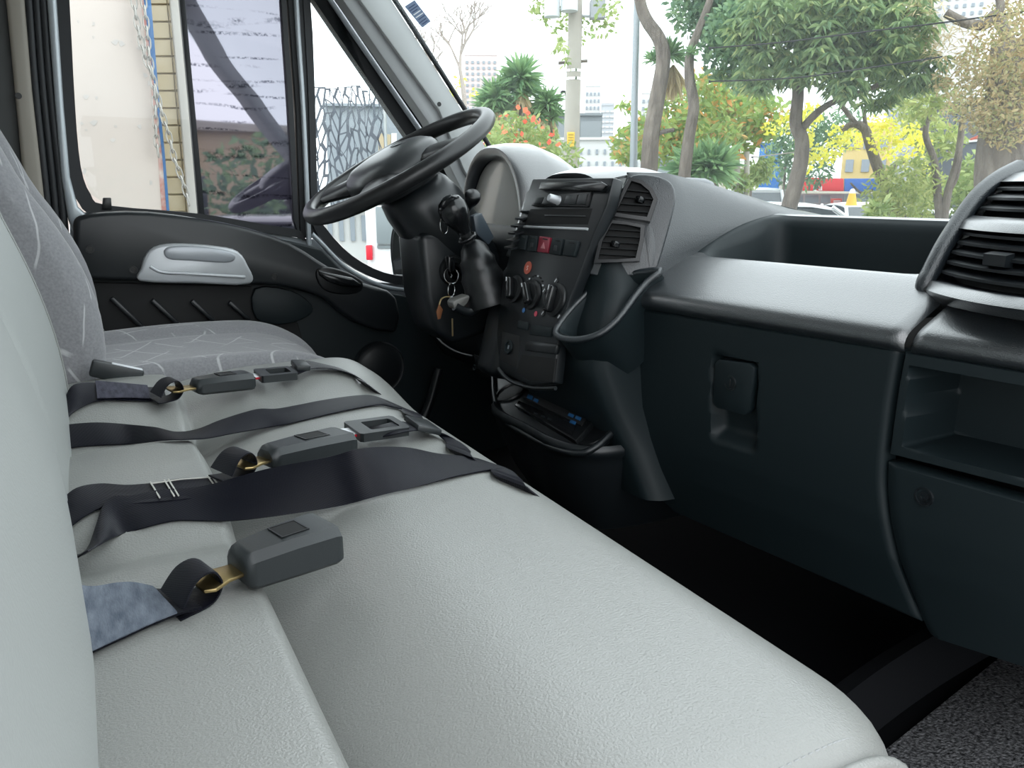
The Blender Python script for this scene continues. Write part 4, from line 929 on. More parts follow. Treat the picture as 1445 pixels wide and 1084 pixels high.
# ================================================================== steering column, wheel
TL = math.radians(30); WC = V((.575, 1.53, 1.446)); e1 = V((math.cos(TL), 0, math.sin(TL))); e2 = V((0, 1, 0)); wn = V((-math.sin(TL), 0, math.cos(TL)))
WM = M((e1, e2, wn)).transposed().to_4x4(); WM.translation = WC
col = empty('steering_column', WC - wn * .25, 'dark steering column cover with stalks and ignition lock', 'steering column')
secs = []
for d, wx, wy, sh in ((.045, .058, .066, 0), (.06, .068, .078, 0), (.09, .074, .086, .004), (.13, .076, .09, .010), (.18, .070, .088, .02), (.24, .062, .08, .03), (.32, .055, .07, .05)):
    c_ = WC - wn * d + e1 * sh; s = []
    for k in range(28):
        a = 2 * math.pi * k / 28; c, q = math.cos(a), math.sin(a)
        s.append(c_ + e1 * (math.copysign(abs(c) ** .75, c) * wx) + e2 * (math.copysign(abs(q) ** .75, q) * wy))
    secs.append(s)
loft('column_cover', secs, MT['dash_s'], col, smooth=60)
loft('wheel_boss', [[WC - wn * d + e1 * (r_ * math.cos(a)) + e2 * (r_ * math.sin(a)) for a in [2 * math.pi * k / 28 for k in range(28)]] for d, r_ in ((.012, .05), (.03, .062), (.047, .07), (.05, .06))], MT['hub'], col, smooth=60)
slab('lower_cover', [P(a, b, Y=1.45) for a, b in ((592, 330), (640, 322), (690, 345), (700, 400), (690, 470), (640, 488), (615, 470), (600, 420))], (0, .13, 0), MT['dash_s'], col, .015, 3, 60)
sk = [WC - wn * .10 + e2 * -.06, P(650, 300, Y=1.42), P(664, 285, Y=1.39), P(668, 272, Y=1.375)]
bm = bmesh.new(); add_tube(bm, crv(sk, 4), [.008] * 5 + [.009] * 3 + [.012, .0145, .016, .0155, .012][:5], 12); bm_ob('wiper_stalk', bm, MT['black'], col, 60)
slab('stalk_plate', [P(a, b, Y=1.40) for a, b in ((668, 305), (680, 300), (698, 335), (690, 346), (672, 330))], (0, .02, 0), mat('slate_plastic', (.05, .065, .08), .3), col, .003)
ig = frame(P(640, 382, Y=1.448), (1, 0, 0), (0, 1, 0))
lathe('ignition_lock', [(.0001, -.004), (.010, -.004), (.0105, -.008), (.0165, -.008), (.018, -.002), (.022, .0), (.023, .01)], ig, MT['chrome'], col, 28)
lathe('lock_collar', [(.018, -.004), (.026, -.004), (.031, .002), (.033, .02), (.018, .02)], ig, MT['black'], col, 28)
# wheel
whl = empty('steering_wheel', WC, 'black leather-look steering wheel with large padded hub', 'steering wheel')
tube('rim', [WC + e1 * (.20 * math.cos(a)) + e2 * (.20 * math.sin(a)) for a in [2 * math.pi * k / 96 for k in range(96)]], .0158, MT['wheel'], whl, 16, True)
def se(a, rx, ry, p=2.6):
    c, s = math.cos(a), math.sin(a); return math.copysign(abs(c) ** (2 / p), c) * rx, math.copysign(abs(s) ** (2 / p), s) * ry
secs = []
for h, k_ in ((-.045, .70), (-.03, .88), (-.008, 1.0), (.006, .985), (.018, .92), (.027, .78), (.033, .5), (.035, .1)):
    secs.append([WC + e1 * (se(2 * math.pi * j / 40, .098, .108)[0] * k_ - .012) + e2 * (se(2 * math.pi * j / 40, .098, .108)[1] * k_) + wn * h for j in range(40)])
hub = loft('hub_pad', secs, MT['hub'], whl, smooth=60)
em = WM @ M.Translation((.020, 0, .0325)) @ M.Rotation(.12, 4, 'Y')
lathe('emblem', [(.0001, .0012), (.016, .0012), (.0165, .0022), (.020, .0022), (.021, 0)], em @ M.Diagonal((.75, 1.15, 1, 1)), MT['hub'], hub, 28)
for a_, w0, w1 in ((math.radians(66), .036, .028), (math.radians(-66), .036, .028), (math.radians(132), .046, .036), (math.radians(-132), .046, .036)):
    d = e1 * math.cos(a_) + e2 * math.sin(a_); n2 = wn.cross(d); secs = []
    for r_, h, wd, t_ in ((.06, -.010, w0, .02), (.10, -.004, w0, .018), (.14, -.002, (w0 + w1) / 2, .014), (.175, 0, w1, .011), (.196, 0, w1 * 1.15, .009)):
        c_ = WC + d * r_ + wn * h - e1 * .004
        secs.append([c_ + n2 * (wd * math.cos(q)) + wn * (t_ * math.sin(q)) for q in [2 * math.pi * k / 14 for k in range(14)]])
    loft('spoke', secs, MT['wheel'], whl, smooth=60)
# ---- gear lever on the console
gl_ = empty('gear_lever', P(700, 420, Y=1.34), 'black gear lever with round knob rising from the console', 'gear lever')
kc = P(641, 299, Y=1.36); ax = (P(664, 345, Y=1.36) - kc).normalized(); km = frame(kc, V((0, 1, 0)).cross(ax), -ax)
lathe('knob', [(.0001, .030), (.012, .029), (.021, .024), (.027, .014), (.0285, .002), (.026, -.012), (.019, -.026), (.014, -.036), (.0125, -.045)], km, MT['gloss'], gl_, 28, 60)
lathe('knob_cap', [(.0001, .0315), (.009, .031), (.0105, .029)], km, MT['dash_s'], gl_, 20)
sh_ = [kc + ax * t for t in (.03, .05, .07, .10)]
tube('shaft', sh_ + [P(682, 372, Y=1.35)], [.0115, .0115, .0105, .0105, .011], MT['black'], gl_, 14)
tube('lock_ring', [kc + ax * .055 + (km.to_3x3() @ V((math.cos(a), math.sin(a), 0))) * .0165 for a in [2 * math.pi * k / 28 for k in range(28)]], .004, MT['gloss'], gl_, 8, True)
bts = [kc + ax * .075, kc + ax * .09, P(672, 362, Y=1.352), P(680, 390, Y=1.345), P(692, 430, Y=1.335)]
bm = bmesh.new(); add_tube(bm, crv(bts, 4), [.013 + .0021 * k + (.003 if k % 3 == 0 else 0) for k in range(17)], 18); bm_ob('boot', bm, MT['black'], gl_, 60)
box('console_shroud', (0, 0, 0), (.10, .085, .20), MT['dash_s'], gl_, .02, 3, frame(P(700, 452, Y=1.335) + V((.04, 0, -.02)), (1, 0, -.25), (.25, 0, 1)))
sr = crv([P(a, b, Y=1.33) for a, b in ((642, 432), (660, 440), (676, 430), (705, 400), (722, 378))], 5)
tube('shroud_rim', sr, .009, MT['dash_s'], gl_, 10)
slab('shroud_tip', crv([P(a, b, Y=1.325) for a, b in ((640, 426), (652, 420), (663, 417), (660, 428), (650, 436), (642, 436))], 3, True), (0, .03, 0), mat('worn_highlight', (.16, .16, .15), .45, metal=.3), gl_, .003)  # worn tip; its silver tone also paints a highlight
# ---- ignition key with ring, leather tag
ky = empty('key_bunch', P(637, 400, Y=1.44), 'ignition key with split rings, brass chain and brown leather tag', 'keys')
box('key_bow', (0, 0, 0), (.014, .02, .030), MT['gloss'], ky, .003, 2, M.Translation(P(635, 372, Y=1.432)))
def circ(c, r_, ex, ez): return [c + V(ex) * (r_ * math.cos(a)) + V(ez) * (r_ * math.sin(a)) for a in [2 * math.pi * k / 28 for k in range(28)]]
tube('split_ring', circ(P(637, 389, Y=1.425), .0155, (1, 0, 0), (0, .2, 1)), .0011, MT['chrome'], ky, 6, True)
tube('split_ring', circ(P(637, 409, Y=1.423), .0135, (.8, .6, 0), (0, 0, 1)), .0011, MT['chrome'], ky, 6, True)
box('ring_clasp', (0, 0, 0), (.006, .005, .006), MT['clear'], ky, .001, 1, M.Translation(P(637, 420, Y=1.42)))
tube('chain', crv([P(637, 420, Y=1.42), P(630, 419, Y=1.42), P(623, 422, Y=1.42), P(620, 430, Y=1.42)], 4), .0017, MT['brass'], ky, 6)
slab('leather_tag', [P(a, b, Y=1.42) for a, b in ((620, 429), (625, 437), (622, 450), (618, 451), (616, 440))], (0, .003, 0), MT['brown'], ky, .0006)
box('spare_key', (0, 0, 0), (.0032, .002, .036), MT['brass'], ky, .0006, 1, M.Translation(P(638.5, 462, Y=1.42)))
tube('wire_loop', circ(P(627, 317, Y=1.40), .0175, (.7, .5, 0), (0, 0, 1)), .0011, MT['chrome'], gl_, 6, True)
# ================================================================== OUTSIDE
GZ = -.30
def island_mat(name, cols, rough=.6, trans=.38):
    m, nt, N, L, b = nodes(name); g = N.new('ShaderNodeNewGeometry'); rp = N.new('ShaderNodeValToRGB'); e = rp.color_ramp.elements
    while len(e) < len(cols): e.new(.5)
    for k, c in enumerate(cols): e[k].position = k / max(1, len(cols) - 1); e[k].color = (*c, 1)
    L.new(g.outputs['Random Per Island'], rp.inputs[0]); L.new(rp.outputs[0], b.inputs[0]); b.inputs['Roughness'].default_value = rough
    tl = N.new('ShaderNodeBsdfTranslucent'); L.new(rp.outputs[0], tl.inputs[0]); mx = N.new('ShaderNodeMixShader'); mx.inputs[0].default_value = trans
    L.new(b.outputs[0], mx.inputs[1]); L.new(tl.outputs[0], mx.inputs[2]); L.new(mx.outputs[0], N['Material Output'].inputs[0]); return m
MT['mango'] = island_mat('mango_leaf', [(.09, .16, .08), (.24, .35, .14), (.32, .42, .2), (.16, .27, .14), (.55, .6, .26)])
MT['smallleaf'] = island_mat('small_leaf', [(.095, .176, .108), (.176, .297, .162), (.270, .405, .189)])
MT['lightleaf'] = island_mat('light_leaf', [(.2, .29, .08), (.32, .42, .13), (.44, .5, .2), (.25, .35, .12)])
MT['olive'] = island_mat('olive_leaf', [(.243, .324, .095), (.378, .446, .135), (.513, .540, .203)])
MT['yellow'] = island_mat('yellow_leaf', [(.950, .810, .068), (.950, .950, .135), (.743, .702, .108), (.950, .950, .270)])
MT['mixed'] = island_mat('mixed_leaf', [(.176, .297, .081), (.297, .432, .108), (.405, .486, .121), (.270, .405, .135), (.810, .365, .108)])
MT['rust'] = island_mat('rust_leaf', [(.30, .22, .11), (.44, .33, .16), (.52, .43, .23), (.36, .35, .16), (.26, .27, .12)])
MT['blade'] = island_mat('yucca_blade', [(.135, .257, .121), (.230, .378, .176), (.324, .486, .216)])
MT['dry'] = island_mat('dry_blade', [(.540, .432, .243), (.702, .581, .351), (.405, .324, .189)])
MT['flower'] = island_mat('red_flower', [(.950, .135, .081), (.950, .338, .162)])
MT['bark'] = mat('bark', (.105, .085, .07), .9, bump=(22, 1, .05), var=(16, (.23, .195, .16)), stretch=(1, 1, .3))
MT['bark_glare'] = mat('glare_bark', (.42, .36, .32), .9, bump=(14, .6, .02))  # pale colour paints in the overexposure against the sky
MT['concrete'] = mat('pole_concrete', (.36, .33, .29), .85, bump=(20, .3, .01), var=(3, (.44, .41, .36)))
MT['asphalt'] = mat('asphalt', (.22, .22, .21), .9, bump=(30, .3, .01), var=(1.2, (.27, .27, .26)))
MT['white_p'] = mat('white_car_paint', (.72, .73, .74), .3, coat=.5)
MT['grey_p'] = mat('grey_car_paint', (.36, .37, .37), .35, coat=.5)
MT['dark_p'] = mat('dark_car_paint', (.05, .05, .06), .3, coat=.5)
MT['bronze_p'] = mat('bronze_car_paint', (.22, .13, .08), .35, coat=.5)
MT['carglass'] = mat('car_glass', (.05, .06, .065), .1, spec=.6)
MT['tyre'] = mat('tyre', (.02, .02, .02), .8)
gr = slab('ground', [(-60, -60, GZ), (260, -60, GZ), (260, 260, GZ), (-60, 260, GZ)], (0, 0, -.2), MT['asphalt']); tag(gr, 'grey street asphalt', 'ground', kind='structure')
sw_ = slab('sidewalk', [(5.2, -2, GZ), (9.5, -2, GZ), (9.5, 30, GZ), (5.2, 30, GZ)], (0, 0, .14), mat('paving', (.42, .41, .38), .9, bump=(20, .2, .01)), bev=.02); tag(sw_, kind='structure', label='pale paved sidewalk strip under the street trees', cat='sidewalk')
RN = random.Random(11)
def leaf_cloud(name, blobs, n, size, mt, parent, asp=.35, droop=0, flat=.8, rn=RN, hollow=.3):
    """blobs: (centre, rx, rz); leaves are bent two-quad blades"""
    vs, fs = [], []
    vol = sum(b[1] ** 2 * b[2] for b in blobs)
    for c, rx, rz in blobs:
        for _ in range(max(8, int(n * rx * rx * rz / vol))):
            while True:
                u = V((rn.uniform(-1, 1), rn.uniform(-1, 1), rn.uniform(-1, 1)))
                if hollow < u.length < 1: break
            p = c + V((u.x * rx, u.y * rx, u.z * rz)); s = size * rn.uniform(.6, 1.25)
            d = V((rn.uniform(-1, 1), rn.uniform(-1, 1), rn.uniform(-1, .8) - droop)).normalized()
            w_ = d.cross(V((rn.uniform(-1, 1), rn.uniform(-1, 1), rn.uniform(-.3, 1)))).normalized() * s * asp * .5
            mid = p + d * s * .5; tip = p + d * s + V((0, 0, -s * .25 * (droop + .3)))
            b = len(vs); vs += [p - w_ * .3, p + w_ * .3, mid + w_, mid - w_, tip]
            fs += [(b, b + 1, b + 2, b + 3), (b + 3, b + 2, b + 4)]
    me = bpy.data.meshes.new(name); me.from_pydata([tuple(v) for v in vs], [], fs); me.update()
    return link(name, me, mt, parent)
def whorls(name, blobs, n, mt, parent, size, rn=RN):
    """drooping whorls of long narrow leaves (mango)"""
    vs, fs = [], []; vol = sum(b[1] ** 2 * b[2] for b in blobs)
    for c, rx, rz in blobs:
        for _ in range(max(5, int(n * rx * rx * rz / vol))):
            while True:
                u = V((rn.uniform(-1, 1), rn.uniform(-1, 1), rn.uniform(-1, 1)))
                if .35 < u.length < 1: break
            p = c + V((u.x * rx, u.y * rx, u.z * rz)); a0 = rn.uniform(0, 6.3)
            for k in range(rn.randint(8, 12)):
                a = a0 + k * 2.4; s = size * rn.uniform(.75, 1.2); el = rn.uniform(-.7, .35)
                d = V((math.cos(a), math.sin(a), el)).normalized(); w_ = d.cross(V((0, 0, 1))).normalized() * s * .11
                q1 = p + d * s * .45; q2 = p + d * s * .85 + V((0, 0, -s * .35)); b = len(vs)
                vs += [p, q1 - w_, q1 + w_, q2]; fs += [(b, b + 1, b + 3), (b, b + 3, b + 2)]
    me = bpy.data.meshes.new(name); me.from_pydata([tuple(v) for v in vs], [], fs); me.update()
    return link(name, me, mt, parent)
def blob(px, py, r, D, dd=0):
    c = P(px, py, D=D + dd); k = D / F * 1.0; return (c, r * k, r * k * .9)
def blobs(l, D): return [blob(a, b, r, D, RN.uniform(-.08, .12) * D) for a, b, r in l]
def tpath(l, D, n=4): return crv([P(a, b, D=D) for a, b in l], n)
def limb(name, l, D, r0, r1, mt, parent, n=9):
    pts = tpath(l, D); k = len(pts); return tube(name, pts, [lerp(r0, r1, i / (k - 1)) * D / F for i in range(k)], mt, parent, n)
def grounded(l, D):
    """prepend the point where the trunk meets the ground"""
    q = P(*l[0], D=D); return q
def trunk(l, D, r0, r1, mt, parent, name='trunk', n=10):
    pts = tpath(l, D); b = pts[0].copy(); b.z = GZ; pts = [b, b.lerp(pts[0], .5)] + pts; k = len(pts)
    rs = [r0 * 1.25 * D / F, r0 * 1.08 * D / F] + [lerp(r0, r1, i / (k - 3)) * D / F for i in range(k - 2)]
    return tube(name, pts, rs, mt, parent, n)
def thing_at(name, px, py, D, label, cat, group=None):
    q = P(px, py, D=D); q.z = GZ; return empty(name, q, label, cat, group)
def stuffed(o): o['kind'] = 'stuff'; return o
# ---- utility pole with drums and climbing vine
D = 11
up = thing_at('utility_pole', 806, 235, D, 'concrete utility pole with white drums and climbing vine', 'utility pole')
trunk([(806, 235), (808, 150), (811, 60), (813, -40)], D, 11, 8.5, MT['concrete'], up, 'shaft', 18)
pz = lambda px, py, d=D: P(px, py, D=d)
for y in (100, 111.5):
    lathe('steel_band', [(.092, -.015), (.102, -.015), (.102, .015), (.092, .015)], M.Translation(pz(809.5, y)), MT['chrome'], up, 20)
c_ = pz(805.5, 197, D - .13); f_ = frame(c_, V((cyw, -syw, 0)), (0, 0, 1))
box('number_plate', (0, 0, 0), (.10, .03, .19), mat('yellow_plate', (.75, .50, .06), .5), up, .005, 1, f_)
for k in range(4): box('plate_line', (0, -.016, .06 - .035 * k), (.065, .003, .010), mat('plate_ink%d' % k, (.3, .2, .03), .6), up, .001, 1, f_)
tube('cross_arm', [pz(788, 89), pz(829, 86)], .02, MT['bark'], up, 8)
for px_, py_, rr_ in ((779, 12, .10), (803, 4, .11)):
    c_ = pz(px_, py_ + 12, D - .18); lathe('drum', [(.001, -.0), (rr_, 0), (rr_ * 1.03, .03), (rr_, .06), (rr_, .55), (rr_ * 1.04, .58), (.02, .62)], M.Translation(c_), mat('drum_paint%d' % px_, (.62, .64, .66), .4), up, 24)
box('switch_box', (0, 0, 0), (.20, .14, .22), mat('box_grey', (.33, .34, .36), .5), up, .01, 1, frame(pz(843, 14), V((cyw, -syw, 0)), (0, 0, 1)))
tube('box_arm', [pz(812, 22), pz(850, 24)], .018, MT['grey_p'], up, 8)
leaf_cloud('vine', blobs([(770, 10, 22), (757, 18, 12), (800, 45, 18), (830, 35, 15), (852, 20, 22), (865, 40, 10), (795, 70, 14), (806, 30, 20), (780, 35, 14), (822, 60, 10), (855, 0, 20), (797, 88, 6), (845, 50, 10)], D), 430, .085, MT['lightleaf'], up, .6)
lp_ = thing_at('lamp_post', 894, 225, 9, 'slim grey metal lamp post beside the forked trunk', 'lamp post')
trunk([(894, 225), (896, 120), (899, 0), (900, -60)], 9, 5, 3.8, mat('galvanised', (.33, .36, .38), .5, metal=.3), lp_, 'shaft', 14)
sl = thing_at('lamp_post', 798, 232, 13, 'old thin lamp post with hooked top behind the utility pole', 'lamp post')
trunk([(800, 232), (800, 170), (799, 135), (795, 129), (791, 131)], 13, 1.8, 1.4, MT['tyre'], sl, 'shaft', 8)
# ---- trees
def spiky(px, py, r, D, n, parent, mt=None, down=False, rn=RN, name='leaf_rosette'):
    c = P(px, py, D=D); R = r * D / F; vs, fs = [], []
    for _ in range(n):
        a = rn.uniform(0, 6.3); el = rn.uniform(-.5, 1.3) if not down else rn.uniform(-1.6, -.9)
        d = V((math.cos(a) * math.cos(el), math.sin(a) * math.cos(el), math.sin(el))); s = R * rn.uniform(.7, 1.1)
        w_ = d.cross(V((rn.uniform(-1, 1), rn.uniform(-1, 1), .5))).normalized() * R * .065; b = len(vs)
        vs += [c - w_ * .5, c + w_ * .5, c + d * s * .55 + w_, c + d * s * .55 - w_, c + d * s + V((0, 0, -s * .12))]
        fs += [(b, b + 1, b + 2, b + 3), (b + 3, b + 2, b + 4)]
    me = bpy.data.meshes.new(name); me.from_pydata([tuple(v) for v in vs], [], fs); me.update()
    return link(name, me, mt or MT['blade'], parent)
for k, (px_, py_, r_, lb) in enumerate(((734, 110, 40, 'tallest spiky yucca of the three left of the utility pole'), (700, 138, 36, 'low wide yucca nearest the driver pillar'), (772, 148, 32, 'short yucca close beside the utility pole'))):
    y_ = thing_at('yucca', px_, 230, 13, lb, 'yucca', 'yuccas by the grey wall')
    trunk([(px_ + 4, 230), (px_ + 4, 170), (px_, py_)], 13, 6, 5, MT['bark'], y_)
    spiky(px_, py_, r_, 13, 190, y_); spiky(px_ - 12, py_ + 16, r_ * .8, 13, 110, y_); spiky(px_ + 8, py_ + 18, r_ * .8, 13, 90, y_)
    spiky(px_, py_ + 12, r_ * 1.1, 13, 90, y_, MT['dry'], True, name='dry_skirt')
bt = thing_at('bare_tree', 655, 220, 16, 'almost leafless pale tree against the white sky', 'tree')
trunk([(660, 220), (656, 160), (655, 135)], 16, 4, 3, MT['bark_glare'], bt)
bm = bmesh.new()
def twigs(p, d, L0, r, lev):
    pts = [p]; q = p.copy()
    for k in range(3):
        d2 = (d + V((RN.uniform(-.25, .25), RN.uniform(-.25, .25), RN.uniform(-.1, .2)))).normalized(); q = q + d2 * L0 / 3; pts.append(q.copy())
    add_tube(bm, pts, [r, r * .85, r * .7, r * .55], 5)
    if lev:
        for _ in range(4 if lev > 1 else 3):
            e = V((RN.uniform(-1, 1), RN.uniform(-1, 1), RN.uniform(-.25, .9))); twigs(pts[RN.choice((2, 3))], (d * .8 + e).normalized(), L0 * .68, r * .55, lev - 1)
twigs(P(655, 138, D=16), V((.1, 0, 1)), .8, .05, 4); twigs(P(655, 150, D=16), V((-.6, .3, .6)), .8, .045, 4)
bm_ob('branches', bm, MT['bark_glare'], bt, None); leaf_cloud('last_leaves', blobs([(650, 115, 8), (668, 130, 6), (640, 128, 5)], 16), 40, .1, MT['yellow'], bt, .6)
fl_ = thing_at('flowering_shrub', 740, 240, 9.2, 'loose light green shrub dotted with small red flowers', 'shrub')
leaf_cloud('foliage', blobs([(690, 205, 35), (730, 190, 36), (760, 205, 36), (790, 225, 30), (745, 235, 45), (700, 240, 40), (700, 260, 40), (770, 260, 45)], 9.2), 4200, .10, MT['lightleaf'], fl_, .35)
bls = blobs([(690, 200, 36), (730, 185, 32), (755, 195, 34), (735, 160, 12), (700, 180, 16)], 9.2)
leaf_cloud('flowers', bls, 90, .07, MT['flower'], fl_, .9, hollow=.6)
stm_ = trunk([(735, 240), (737, 180), (739, 160)], 9.2, 2.5, 1.5, MT['bark'], fl_, 'stem', 6)
t1 = thing_at('leaning_tree', 915, 240, 8.6, 'forked leaning trunk with spiky rosette and hanging dry skirt', 'tree')
trunk([(916, 240), (919, 190), (928, 135), (936, 85), (930, 55), (912, 28), (903, 0), (900, -40)], 8.6, 12, 6.5, MT['bark'], t1)
limb('branch', [(918, 200), (930, 188), (952, 183)], 8.6, 4, 2.5, MT['bark'], t1, 7)
spiky(945, 78, 30, 8.8, 160, t1); spiky(922, 85, 20, 8.7, 70, t1); spiky(950, 92, 40, 8.8, 140, t1, MT['dry'], True, name='dry_skirt')
t2 = thing_at('slender_tree', 965, 245, 8.4, 'slender curved tree with fine dark leaves left of the mango', 'tree')
trunk([(966, 245), (972, 195), (979, 150), (973, 110), (974, 75), (985, 45), (1002, 0), (1010, -40)], 8.4, 8.5, 4, MT['bark'], t2)
leaf_cloud('foliage', blobs([(985, 15, 36), (1020, 10, 40), (1010, 50, 34), (1030, 85, 34), (970, 75, 12), (1040, 40, 40), (1005, -20, 45), (960, 5, 18), (1045, 115, 20)], 8.4), 4200, .075, MT['smallleaf'], t2, .5)
spiky(975, 75, 16, 8.3, 60, t2)
t3 = thing_at('garden_tree', 1000, 250, 12.5, 'broad green tree with orange-tipped leaves behind the slim trunks', 'tree')
trunk([(1008, 248), (1020, 215), (1030, 190)], 12.5, 5, 3, MT['bark'], t3); limb('branch', [(1008, 245), (990, 222), (975, 205)], 12.5, 4, 2, MT['bark'], t3)
leaf_cloud('foliage', blobs([(890, 205, 30), (915, 185, 28), (950, 155, 34), (1000, 165, 38), (1040, 160, 40), (1075, 165, 32), (1010, 200, 34), (880, 215, 20), (1060, 190, 26), (885, 150, 14), (945, 205, 30), (1000, 130, 28), (1030, 130, 30), (960, 190, 30)], 12.5), 5600, .13, MT['mixed'], t3, .45)
ag = thing_at('agave_clump', 992, 250, 11, 'dark agave clump with long arching blades under the garden tree', 'agave')
for px_, py_ in ((985, 235), (1000, 240), (970, 245), (1012, 235)): spiky(px_, py_, 48, 11, 110, ag)
t4 = thing_at('mango_tree', 1115, 295, 8, 'leafy mango tree with drooping dark green whorls', 'tree')
trunk([(1111, 300), (1124, 255), (1131, 220), (1131, 195), (1123, 175), (1126, 135), (1127, 100), (1130, 60)], 8, 10.5, 6, MT['bark'], t4)
limb('branch', [(1133, 180), (1150, 162), (1172, 146), (1205, 134), (1240, 120)], 8, 5, 3, MT['bark'], t4); limb('branch', [(1126, 110), (1100, 80), (1070, 60)], 8, 4, 2, MT['bark'], t4); limb('branch', [(1127, 90), (1170, 50), (1230, 30)], 8, 4.5, 2, MT['bark'], t4)
mb = blobs([(1040, 60, 30), (1030, 95, 20), (1062, 110, 22), (1080, 35, 42), (1090, 95, 36), (1130, 20, 45), (1150, 70, 42), (1180, 20, 45), (1205, 70, 42), (1195, 110, 30), (1230, 20, 45), (1255, 75, 38), (1280, 40, 34), (1290, 90, 34), (1315, 110, 16), (1245, 130, 24), (1230, 145, 14), (1110, -20, 50), (1200, -25, 55), (1270, -10, 40), (1300, 125, 14)], 8)
whorls('foliage', mb, 1500, MT['mango'], t4, .13)
leaf_cloud('new_shoots', blobs([(1140, 20, 20), (1220, 10, 18), (1285, 85, 10), (1316, 85, 8), (1180, 50, 14)], 8), 120, .10, MT['mixed'], t4, .3)
t5 = thing_at('yellow_tree', 1268, 305, 9.6, 'crooked leaning tree with sparse bright yellow leaves', 'tree')
trunk([(1270, 306), (1256, 275), (1240, 240), (1228, 205), (1221, 183), (1210, 175)], 9.6, 7.5, 5, MT['bark'], t5)
limb('branch', [(1212, 176), (1200, 176), (1188, 184)], 9.6, 4.5, 3, MT['bark'], t5); limb('branch', [(1208, 175), (1190, 152), (1178, 135), (1165, 125)], 9.6, 3.5, 2, MT['bark'], t5)
limb('branch', [(1222, 184), (1220, 160), (1224, 140)], 9.6, 3, 1.5, MT['bark'], t5); limb('branch', [(1244, 250), (1262, 235), (1276, 228)], 9.6, 2.5, 1.5, MT['bark'], t5); limb('branch', [(1232, 268), (1215, 272), (1200, 258)], 9.6, 2, 1.2, MT['bark'], t5)
leaf_cloud('foliage', blobs([(1120, 170, 18), (1145, 160, 18), (1135, 195, 14), (1155, 222, 16), (1175, 212, 16), (1140, 236, 9), (1185, 190, 16), (1205, 195, 18), (1230, 180, 20), (1250, 200, 18), (1265, 215, 16), (1280, 190, 18), (1300, 200, 14), (1290, 225, 14), (1128, 225, 9), (1310, 240, 8), (1255, 175, 14), (1085, 180, 12)], 9.6), 1700, .052, MT['yellow'], t5, .6, hollow=0)
t6 = thing_at('twin_stem_tree', 1330, 308, 9, 'two thin grey stems with sparse twigs left of the thick trunk', 'tree')
trunk([(1326, 308), (1322, 260), (1318, 225), (1306, 190), (1312, 160), (1320, 140)], 9, 5, 2.5, MT['bark'], t6, 'stem'); trunk([(1332, 308), (1338, 270), (1350, 230), (1356, 190), (1358, 165)], 9, 5, 3, MT['bark'], t6, 'stem')
limb('branch', [(1336, 275), (1350, 250), (1356, 215)], 9, 3, 2, MT['bark'], t6); leaf_cloud('foliage', blobs([(1310, 150, 18), (1330, 135, 18), (1290, 165, 14), (1345, 155, 12)], 9), 260, .08, MT['olive'], t6, .4)
t7 = thing_at('thick_tree', 1420, 290, 7.6, 'thick ridged trunk under rust-brown foliage at the right', 'tree')
tr7 = trunk([(1418, 280), (1416, 230), (1420, 180), (1425, 130), (1430, 60)], 7.6, 32, 22, MT['bark'], t7, 'trunk', 20)
limb('branch', [(1425, 60), (1405, 22), (1390, 35), (1362, 32), (1335, 18)], 7.6, 7, 5, MT['bark'], t7); limb('branch', [(1400, 26), (1412, 12), (1405, -20)], 7.6, 5, 4, MT['bark'], t7)
leaf_cloud('foliage', blobs([(1350, 110, 28), (1385, 90, 32), (1420, 60, 42), (1440, 110, 50), (1400, 140, 42), (1370, 150, 28), (1425, 170, 34), (1450, 20, 45), (1350, 150, 16), (1470, 150, 50), (1395, 175, 20), (1330, 120, 14)], 7.4), 9500, .042, MT['rust'], t7, .4)
leaf_cloud('fine_twigs', blobs([(1310, 45, 30), (1330, 60, 24), (1300, 20, 24)], 7.8), 900, .08, MT['dry'], t7, .1)
for nm, bl, D, n, sz_, mt, lb in (('round_shrub', [(1255, 265, 30), (1285, 255, 34), (1310, 270, 28), (1275, 285, 34), (1300, 295, 30), (1240, 290, 22)], 9.2, 2600, .07, 'olive', 'olive feathery shrub around the leaning yellow tree foot'),
                         ('round_shrub', [(1375, 240, 22), (1360, 262, 24), (1385, 268, 24), (1370, 285, 24)], 10.4, 1500, .10, 'lightleaf', 'yellow-green bush against the dark building left of the thick trunk'),
                         ('leafy_sprout', [(1243, 297, 12), (1230, 302, 8)], 8.2, 130, .10, 'lightleaf', 'bright green leafy sprout at the yellow tree foot'),
                         ('round_shrub', [(1060, 248, 18), (1075, 240, 16), (1045, 258, 14), (1025, 250, 12)], 13, 1000, .12, 'lightleaf', 'pale yellow-green bush behind the twin posts'),
                         ('dark_tree', [(1110, 215, 30), (1130, 190, 34), (1165, 200, 30), (1150, 240, 26), (1120, 250, 22), (1185, 180, 26)], 23, 2600, .18, 'smallleaf', 'dark bushy tree behind the mango trunk'),
                         ('dark_tree', [(1300, 180, 26), (1330, 200, 26), (1290, 150, 22)], 20.2, 900, .2, 'olive', 'thin olive tree before the dark shop building')):
    o = thing_at(nm, bl[0][0], 300, D, lb, 'tree' if 'tree' in nm else 'shrub'); leaf_cloud('foliage', blobs(bl, D), n, sz_, MT[mt], o, .35, hollow=.1)
    q = P(bl[0][0], bl[0][1], D=D); q2 = q.copy(); q2.z = GZ; tube('stem', [q2, q2.lerp(q, .5), q], .03, MT['bark'], o, 6)
